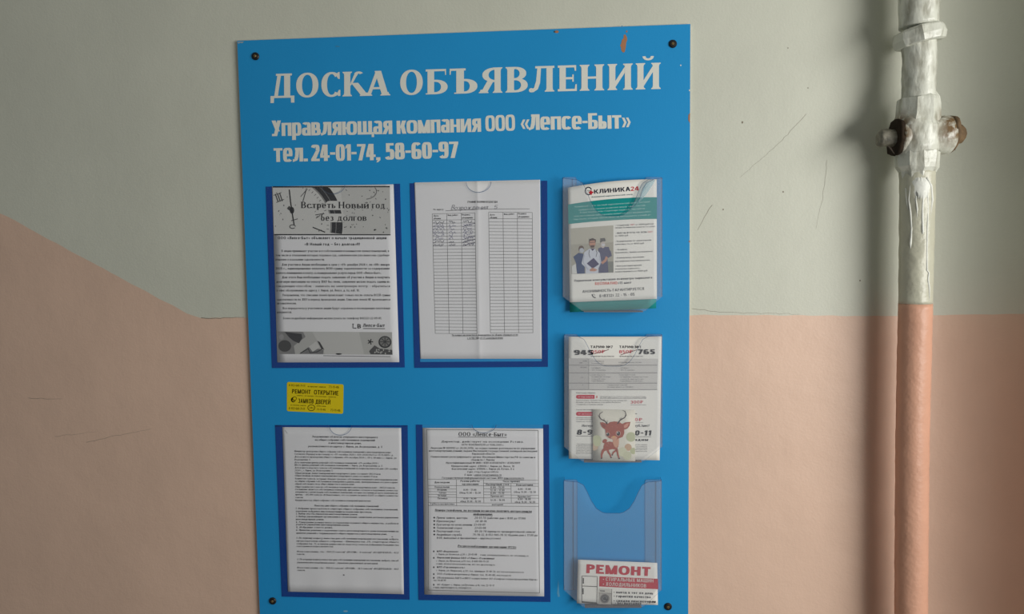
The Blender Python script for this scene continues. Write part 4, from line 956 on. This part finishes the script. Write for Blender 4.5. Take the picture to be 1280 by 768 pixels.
pr.line([(548, 302), (525, 272), (480, 250), (462, 220), (470, 190), (500, 172)], 12, DK2, 3.2, 4); pr.line([(470, 240), (448, 205)], 6, DK2, 3.2, 2); pr.line([(515, 265), (512, 240)], 6, DK2, 3.2, 2); pr.line([(545, 290), (550, 262)], 6, DK2, 3.2, 2)
pr.line([(655, 300), (685, 262), (735, 232), (748, 200), (738, 168), (710, 155)], 12, DK2, 3.2, 4); pr.line([(735, 230), (755, 205)], 6, DK2, 3.2, 2); pr.line([(690, 262), (682, 235)], 6, DK2, 3.2, 2); pr.line([(700, 250), (698, 228)], 5, DK2, 3.2, 2)
pr.build('deer_picture', dcard)

# leaflet 3: repairs
dl3 = lambda x, y: LF + .0015
l3 = sheet('leaflet', [(722.3, 700), (821.5, 704.1), (822.4, 756.8), (721, 754.6)], dl3, GLOSSP, 20, 8)
tag(l3, 'short repair leaflet with red lettering in the bottom holder', 'leaflet')
pr = Print(dl3, .0003).crop(695, 675, 7.314)
RR = (192, 44, 62)
pr.text('РЕМОНТ', 276, 306, 862, 334, 82, Style(w=.25, t=.21, n=2.4, cw=1.05, q=30, gap=.1), RR)
pr.poly([(398, 335), (640, 346), (640, 441), (395, 428)], RR); pr.poly([(640, 346), (932, 358), (936, 453), (640, 441)], RR)
WL = (226, 206, 200); SB = Style(w=.18, t=.15, q=12)
pr.text('• СТИРАЛЬНЫХ МАШИН', 428, 376, 890, 392, 32, SB, WL, 2); pr.text('• ХОЛОДИЛЬНИКОВ', 428, 420, 824, 438, 32, SB, WL, 2)
NB = (46, 42, 52)
pr.block([('• выезд в тот же день', 528, 888, 490, 12), ('• гарантия качества', 528, 865, 526, 10), ('• скидки пенсионерам', 528, 912, 568, 10), ('• без выходных', 540, 780, 590, 4)], Style(w=.2, t=.16, q=10), NB, 22)
FL = (84, 80, 78)
fr_ = [(238, 332), (378, 338), (374, 586), (236, 572)]
pr.line(fr_ + [fr_[0]], 5, FL, 1.5); pr.line([(240, 424), (376, 430)], 6, FL, 1.5); pr.line([(250, 350), (250, 402)], 9, (40, 38, 40), 1.5); pr.line([(248, 445), (248, 500)], 9, (40, 38, 40), 1.5); pr.line([(236, 570), (374, 582)], 14, FL, 1.5)
pr.poly([(392, 448), (508, 452), (504, 594), (390, 590)], (178, 174, 168), 1.2); pr.poly([(392, 448), (508, 452), (507, 490), (392, 486)], (205, 202, 194), 1.5); pr.line([(402, 468), (446, 470)], 8, (60, 58, 60), 2); pr.line([(392, 487), (508, 491)], 3, FL, 2)
pr.ell(446, 540, 42, 43, (120, 116, 114), 2); pr.ell(446, 540, 30, 31, (78, 76, 80), 2.4); pr.arc(446, 540, 20, 20, 0, 300, 5, (150, 148, 146), 3)
pr.line([(510, 452), (508, 594)], 4, FL, 1.5)
pr.build('printed_text', l3)

# ------------------------------------------------------------------ riser pipe
PD_ = .058
riser = root('heating_pipe', (P(1138, 768, PD_).x, -PD_, 0))
tag(riser, 'vertical painted heating pipe with rusty cross fitting by the right corner', 'pipe')


def pipe_white():
    m = bpy.data.materials.new('pipe_white_paint'); m.use_nodes = True; nt = m.node_tree; b = nt.nodes['Principled BSDF']
    b.inputs['Roughness'].default_value = .33; b.inputs['Specular IOR Level'].default_value = .5
    tc = nt.nodes.new('ShaderNodeTexCoord'); n = nt.nodes.new('ShaderNodeTexNoise'); n.inputs['Scale'].default_value = 75; n.inputs['Detail'].default_value = 8
    mp = nt.nodes.new('ShaderNodeMapping'); mp.inputs['Scale'].default_value = (1, 1, .4)
    nt.links.new(tc.outputs['Object'], mp.inputs['Vector']); nt.links.new(mp.outputs[0], n.inputs['Vector'])
    r = nt.nodes.new('ShaderNodeValToRGB'); e = r.color_ramp.elements
    e[0].position = .3; e[0].color = (*lin((160, 158, 142)), 1); e[1].position = .52; e[1].color = (*lin((212, 213, 200)), 1)
    nt.links.new(n.outputs['Fac'], r.inputs['Fac'])
    # rust stain that has run out of both sockets of the fitting
    fc = P(1148, 171, PD_); sx = nt.nodes.new('ShaderNodeSeparateXYZ'); nt.links.new(tc.outputs['Object'], sx.inputs[0])

    def mth(op, a, v, v2=None):
        q = nt.nodes.new('ShaderNodeMath'); q.operation = op
        if hasattr(a, 'links'): nt.links.new(a, q.inputs[0])
        if hasattr(v, 'links'): nt.links.new(v, q.inputs[1])
        else: q.inputs[1].default_value = v
        if v2 is not None: q.inputs[2].default_value = v2
        return q.outputs[0]

    def mr(a, f0, f1):
        q = nt.nodes.new('ShaderNodeMapRange'); q.inputs['From Min'].default_value = f0; q.inputs['From Max'].default_value = f1
        nt.links.new(a, q.inputs['Value']); return q.outputs[0]
    dx = mth('ABSOLUTE', mth('SUBTRACT', sx.outputs[0], fc.x), 0); dz = mth('ABSOLUTE', mth('SUBTRACT', sx.outputs[2], fc.z + .010), 0)
    n2 = nt.nodes.new('ShaderNodeTexNoise'); n2.inputs['Scale'].default_value = 120; n2.inputs['Detail'].default_value = 5; nt.links.new(tc.outputs['Object'], n2.inputs['Vector'])
    mk = mth('MULTIPLY', mth('MULTIPLY', mr(dx, .012, .030), mr(dz, .034, .012)), mr(n2.outputs['Fac'], .3, .55))
    mx = nt.nodes.new('ShaderNodeMixRGB'); mx.inputs[2].default_value = (*lin((112, 88, 58)), 1)
    nt.links.new(mk, mx.inputs[0]); nt.links.new(r.outputs[0], mx.inputs[1]); nt.links.new(mx.outputs[0], b.inputs['Base Color'])
    bp = nt.nodes.new('ShaderNodeBump'); bp.inputs['Strength'].default_value = .7; bp.inputs['Distance'].default_value = .004
    nt.links.new(n.outputs['Fac'], bp.inputs['Height']); nt.links.new(bp.outputs[0], b.inputs['Normal'])
    return m


PW = pipe_white()
PO = mat('pipe_old_paint', (190, 188, 168), .35, .5, .5, 160, .05, 20, bump2=.12, b2scale=60)
PP_ = mat('pipe_pink_paint', (210, 160, 134), .42, .35, .4, 160, .04, 20, bump2=.08, b2scale=40)
RUST = mat('rusty_iron', (104, 84, 60), .8, .3, .9, 140, .4, 60, bump2=.1, b2scale=90)
RUSTD = mat('dark_rust', (46, 36, 26), .9, .2, .9, 140, .35, 80)
GREYI = mat('grey_iron', (128, 124, 110), .6, .4, .9, 160, .5, 110, bump2=.2, b2scale=120)


def rings(tab, step=4):
    """tab: (py, left px, right px) -> axis points and radii, resampled"""
    ax, rd = [], []
    for (a, b) in zip(tab, tab[1:]):
        n = max(1, int(abs(b[0] - a[0]) / step))
        for i in range(n):
            f = i / n; y = a[0] + (b[0] - a[0]) * f; l = a[1] + (b[1] - a[1]) * f; r = a[2] + (b[2] - a[2]) * f
            ax.append((y, l, r))
    ax.append(tab[-1]); A = []; Rr = []
    for y, l, r in ax:
        A.append(P((l + r) / 2, y, PD_)); Rr.append((P(r, y, PD_) - P(l, y, PD_)).length / 2 * .97)
    return A, Rr


def piece(name, tab, m, sides=32, jit=.0008, rot=0, smooth=True, step=3, parent=riser, seed=0):
    mb = MB(); a, r = rings(tab, step); mb.lathe(a, r, sides, jit, rot, seed=seed); return mb.build(name, m, parent, smooth)


piece('pipe_section', [(-620, 1126, 1176), (-20, 1124, 1173.5), (34, 1124.5, 1172.5)], PW, jit=.0011, step=5)
# tilted nut
mb = MB(); n_ax = []; n_r = []
c0 = P(1149.5, 45.5, PD_); tv = Vector((-.22, 0, 1)).normalized()
for t_, r_ in ((-.0125, .030), (-.011, .0345), (-.002, .0365), (.008, .0350), (.011, .0325), (.0125, .028)): n_ax.append(c0 + tv * t_); n_r.append(r_)
mb.lathe(n_ax, n_r, 8, .0030, .3, seed=5); mb.build('nut', PW, riser, False)
piece('pipe_section', [(52, 1127.5, 1170), (70, 1128.3, 1170), (100, 1128, 1168.5), (126, 1127.2, 1168.8)], PW, jit=.0012, seed=3)
piece('collar', [(122.5, 1127, 1169), (123.8, 1124.5, 1173), (126, 1122.2, 1174), (146, 1120.5, 1174), (152, 1118.5, 1173.5), (158, 1117.5, 1173.5)], PW, 8, .0009, .32, False, 3, seed=8)
piece('cross_body', [(150, 1121, 1172), (158, 1116.5, 1174), (170, 1116, 1175), (184, 1117, 1174), (192, 1120, 1172)], PW, 28, .0013, 0, True, 2, seed=2)
piece('collar', [(186, 1122, 1172.5), (189, 1119, 1173.4), (206, 1119.5, 1173.2), (211, 1121.5, 1172.6), (216, 1124, 1168.5), (222, 1125, 1168)], PW, 10, .001, .2, False, 3, seed=4)
piece('pipe_section', [(214, 1125, 1168.6), (230, 1125, 1168.5), (300, 1124.6, 1166.8), (379.5, 1123.7, 1164.8)], PO, jit=.0007, step=4, seed=6)
piece('pipe_section', [(379.5, 1123.6, 1165), (460, 1121.8, 1163), (560, 1120, 1160.6), (768, 1118.8, 1158.6), (1000, 1117.5, 1157), (1800, 1113, 1151)], PP_, jit=.0006, step=6, seed=9)


def arm(name, pts, m, sides=24, jit=.0012, rot=0, smooth=True, seed=0, dz=0):
    mb = MB(); ax = [P(x, y, PD_) for x, y, r in pts]; mb.lathe(ax, [r for *_, r in pts], sides, jit, rot, seed=seed); return mb.build(name, m, riser, smooth)


arm('socket', [(1146, 171, .027), (1132, 171.5, .0275), (1124, 172, .0275), (1121.5, 172, .0262)], PW, seed=1)
arm('socket_rim', [(1126, 172, .0262), (1120, 172, .0274), (1117.5, 172, .0265), (1116.5, 172, .022)], RUSTD, jit=.0045, seed=3)
arm('plug', [(1119, 173, .0145), (1115, 173, .0135), (1108, 173, .0130), (1101, 173.2, .0128), (1097.5, 173.3, .0105)], GREYI, 12, .0032, .5, True, seed=7)
arm('socket', [(1150, 170.5, .027), (1166, 170, .0275), (1178, 169, .0285), (1186, 168.6, .0280), (1188.5, 168.6, .025)], PW, seed=5)
arm('socket_rim', [(1184, 168.6, .0275), (1189.5, 168.6, .0272), (1191.5, 168.6, .0235)], RUST, jit=.002, seed=8)
arm('plug', [(1190, 168, .0175), (1195, 168, .0172), (1201, 168, .0150), (1204, 168, .0105)], RUST, 10, .0018, .3, True, seed=11)
# rust stain lumps and dangling sealing fibre
hm = mat('sealing_fibre', (52, 44, 36), .9)
mb = MB(); a = P(1191, 180, PD_); mb.lathe([a, a + Vector((.001, -.002, -.006)), a + Vector((.0025, -.003, -.010))], [.0006, .0009, .0003], 6); mb.build('sealing_fibre', hm, riser); mb = MB()
a = P(1113, 186, PD_ + .02); mb.lathe([a + Vector((-.004, 0, .004)), a, a + Vector((.006, 0, -.008))], [.0012, .0018, .0004], 6); mb.build('sealing_fibre', hm, riser)


# paint runs below the fitting
DRIP = mat('fresh_white_paint', (222, 223, 214), .4, .3, .5, 140, .05, 60, bump2=.1, b2scale=60)


def on_pipe(x, y, lift=0.0):
    """where the sight line through a pixel meets the lower pipe"""
    l = 1124.8 + (y - 230) * -.0073; rr = 1168.2 - (y - 230) * .0215
    c = P((l + rr) / 2, y, PD_); rad = (P(rr, y, PD_) - P(l, y, PD_)).length / 2 * .97 + lift
    v = P(x, y, PD_) - CAM; ex, ey = CAM.x - c.x, CAM.y - c.y
    A = v.x * v.x + v.y * v.y; B = ex * v.x + ey * v.y; C = ex * ex + ey * ey - rad * rad
    return CAM + v * ((-B - math.sqrt(max(0, B * B - A * C))) / A)


def drip(pts, r, name='paint_run'):
    """a raised run of paint down the front of the pipe; px positions on the pipe's surface"""
    mb = MB(); ax = []
    for (x, y) in pts:
        ax.append(on_pipe(x, y, -.0005))
    n = len(ax); mb.lathe(ax, [r * (.75 + .5 * (i / (n - 1)) if i < n - 1 else .3) for i in range(n)], 8, .0002); return mb.build(name, DRIP, riser, True)


drip([(1156, 226), (1159, 240), (1160, 258), (1159, 290), (1158.5, 320), (1158.6, 338), (1161, 341), (1160, 350), (1161.5, 360), (1161.8, 378)], .0013)
drip([(1150, 226), (1154, 240), (1153, 262), (1153, 275), (1153.5, 290), (1153.3, 293)], .0017)
drip([(1138, 232), (1136, 250), (1138, 265), (1139.5, 285), (1139, 295), (1138, 305), (1138.3, 311)], .0014)
drip([(1146, 230), (1145, 250), (1146.5, 262), (1146.3, 275)], .0012); drip([(1132, 235), (1133.5, 252), (1135, 262)], .0011)
drip([(1158, 222), (1164, 232), (1165, 250), (1163, 270)], .0018)
# thick patch of fresh paint the runs come from
mb = MB(); vs = []; nx, ny = 20, 16
for j in range(ny + 1):
    v = j / ny
    for i in range(nx + 1):
        q = 2 * i / nx - 1; hwid = math.sin(math.pi * min(1, .12 + v * .75)) ** .7 * .62
        u = .22 + q * hwid + .05 * noise.noise(Vector((q * 3, v * 4, 0))); u = max(-.93, min(.93, u))
        bot = 9 * math.sin(i * 1.25) ** 2 * v * v
        y = 222 + 24 * v + bot + 3 * noise.noise(Vector((i * .5, 0, 5))) * (1 - v)
        rim = (1 - q * q) * min(1, 6 * v) * min(1, 6 * (1 - v))
        vs.append(on_pipe(1146.5 + 20 * u, y, .0010 * rim - .0002))
mb.add(vs, [(j * (nx + 1) + i, (j + 1) * (nx + 1) + i, (j + 1) * (nx + 1) + i + 1, j * (nx + 1) + i + 1) for j in range(ny) for i in range(nx)]); mb.build('paint_patch', DRIP, riser, True)
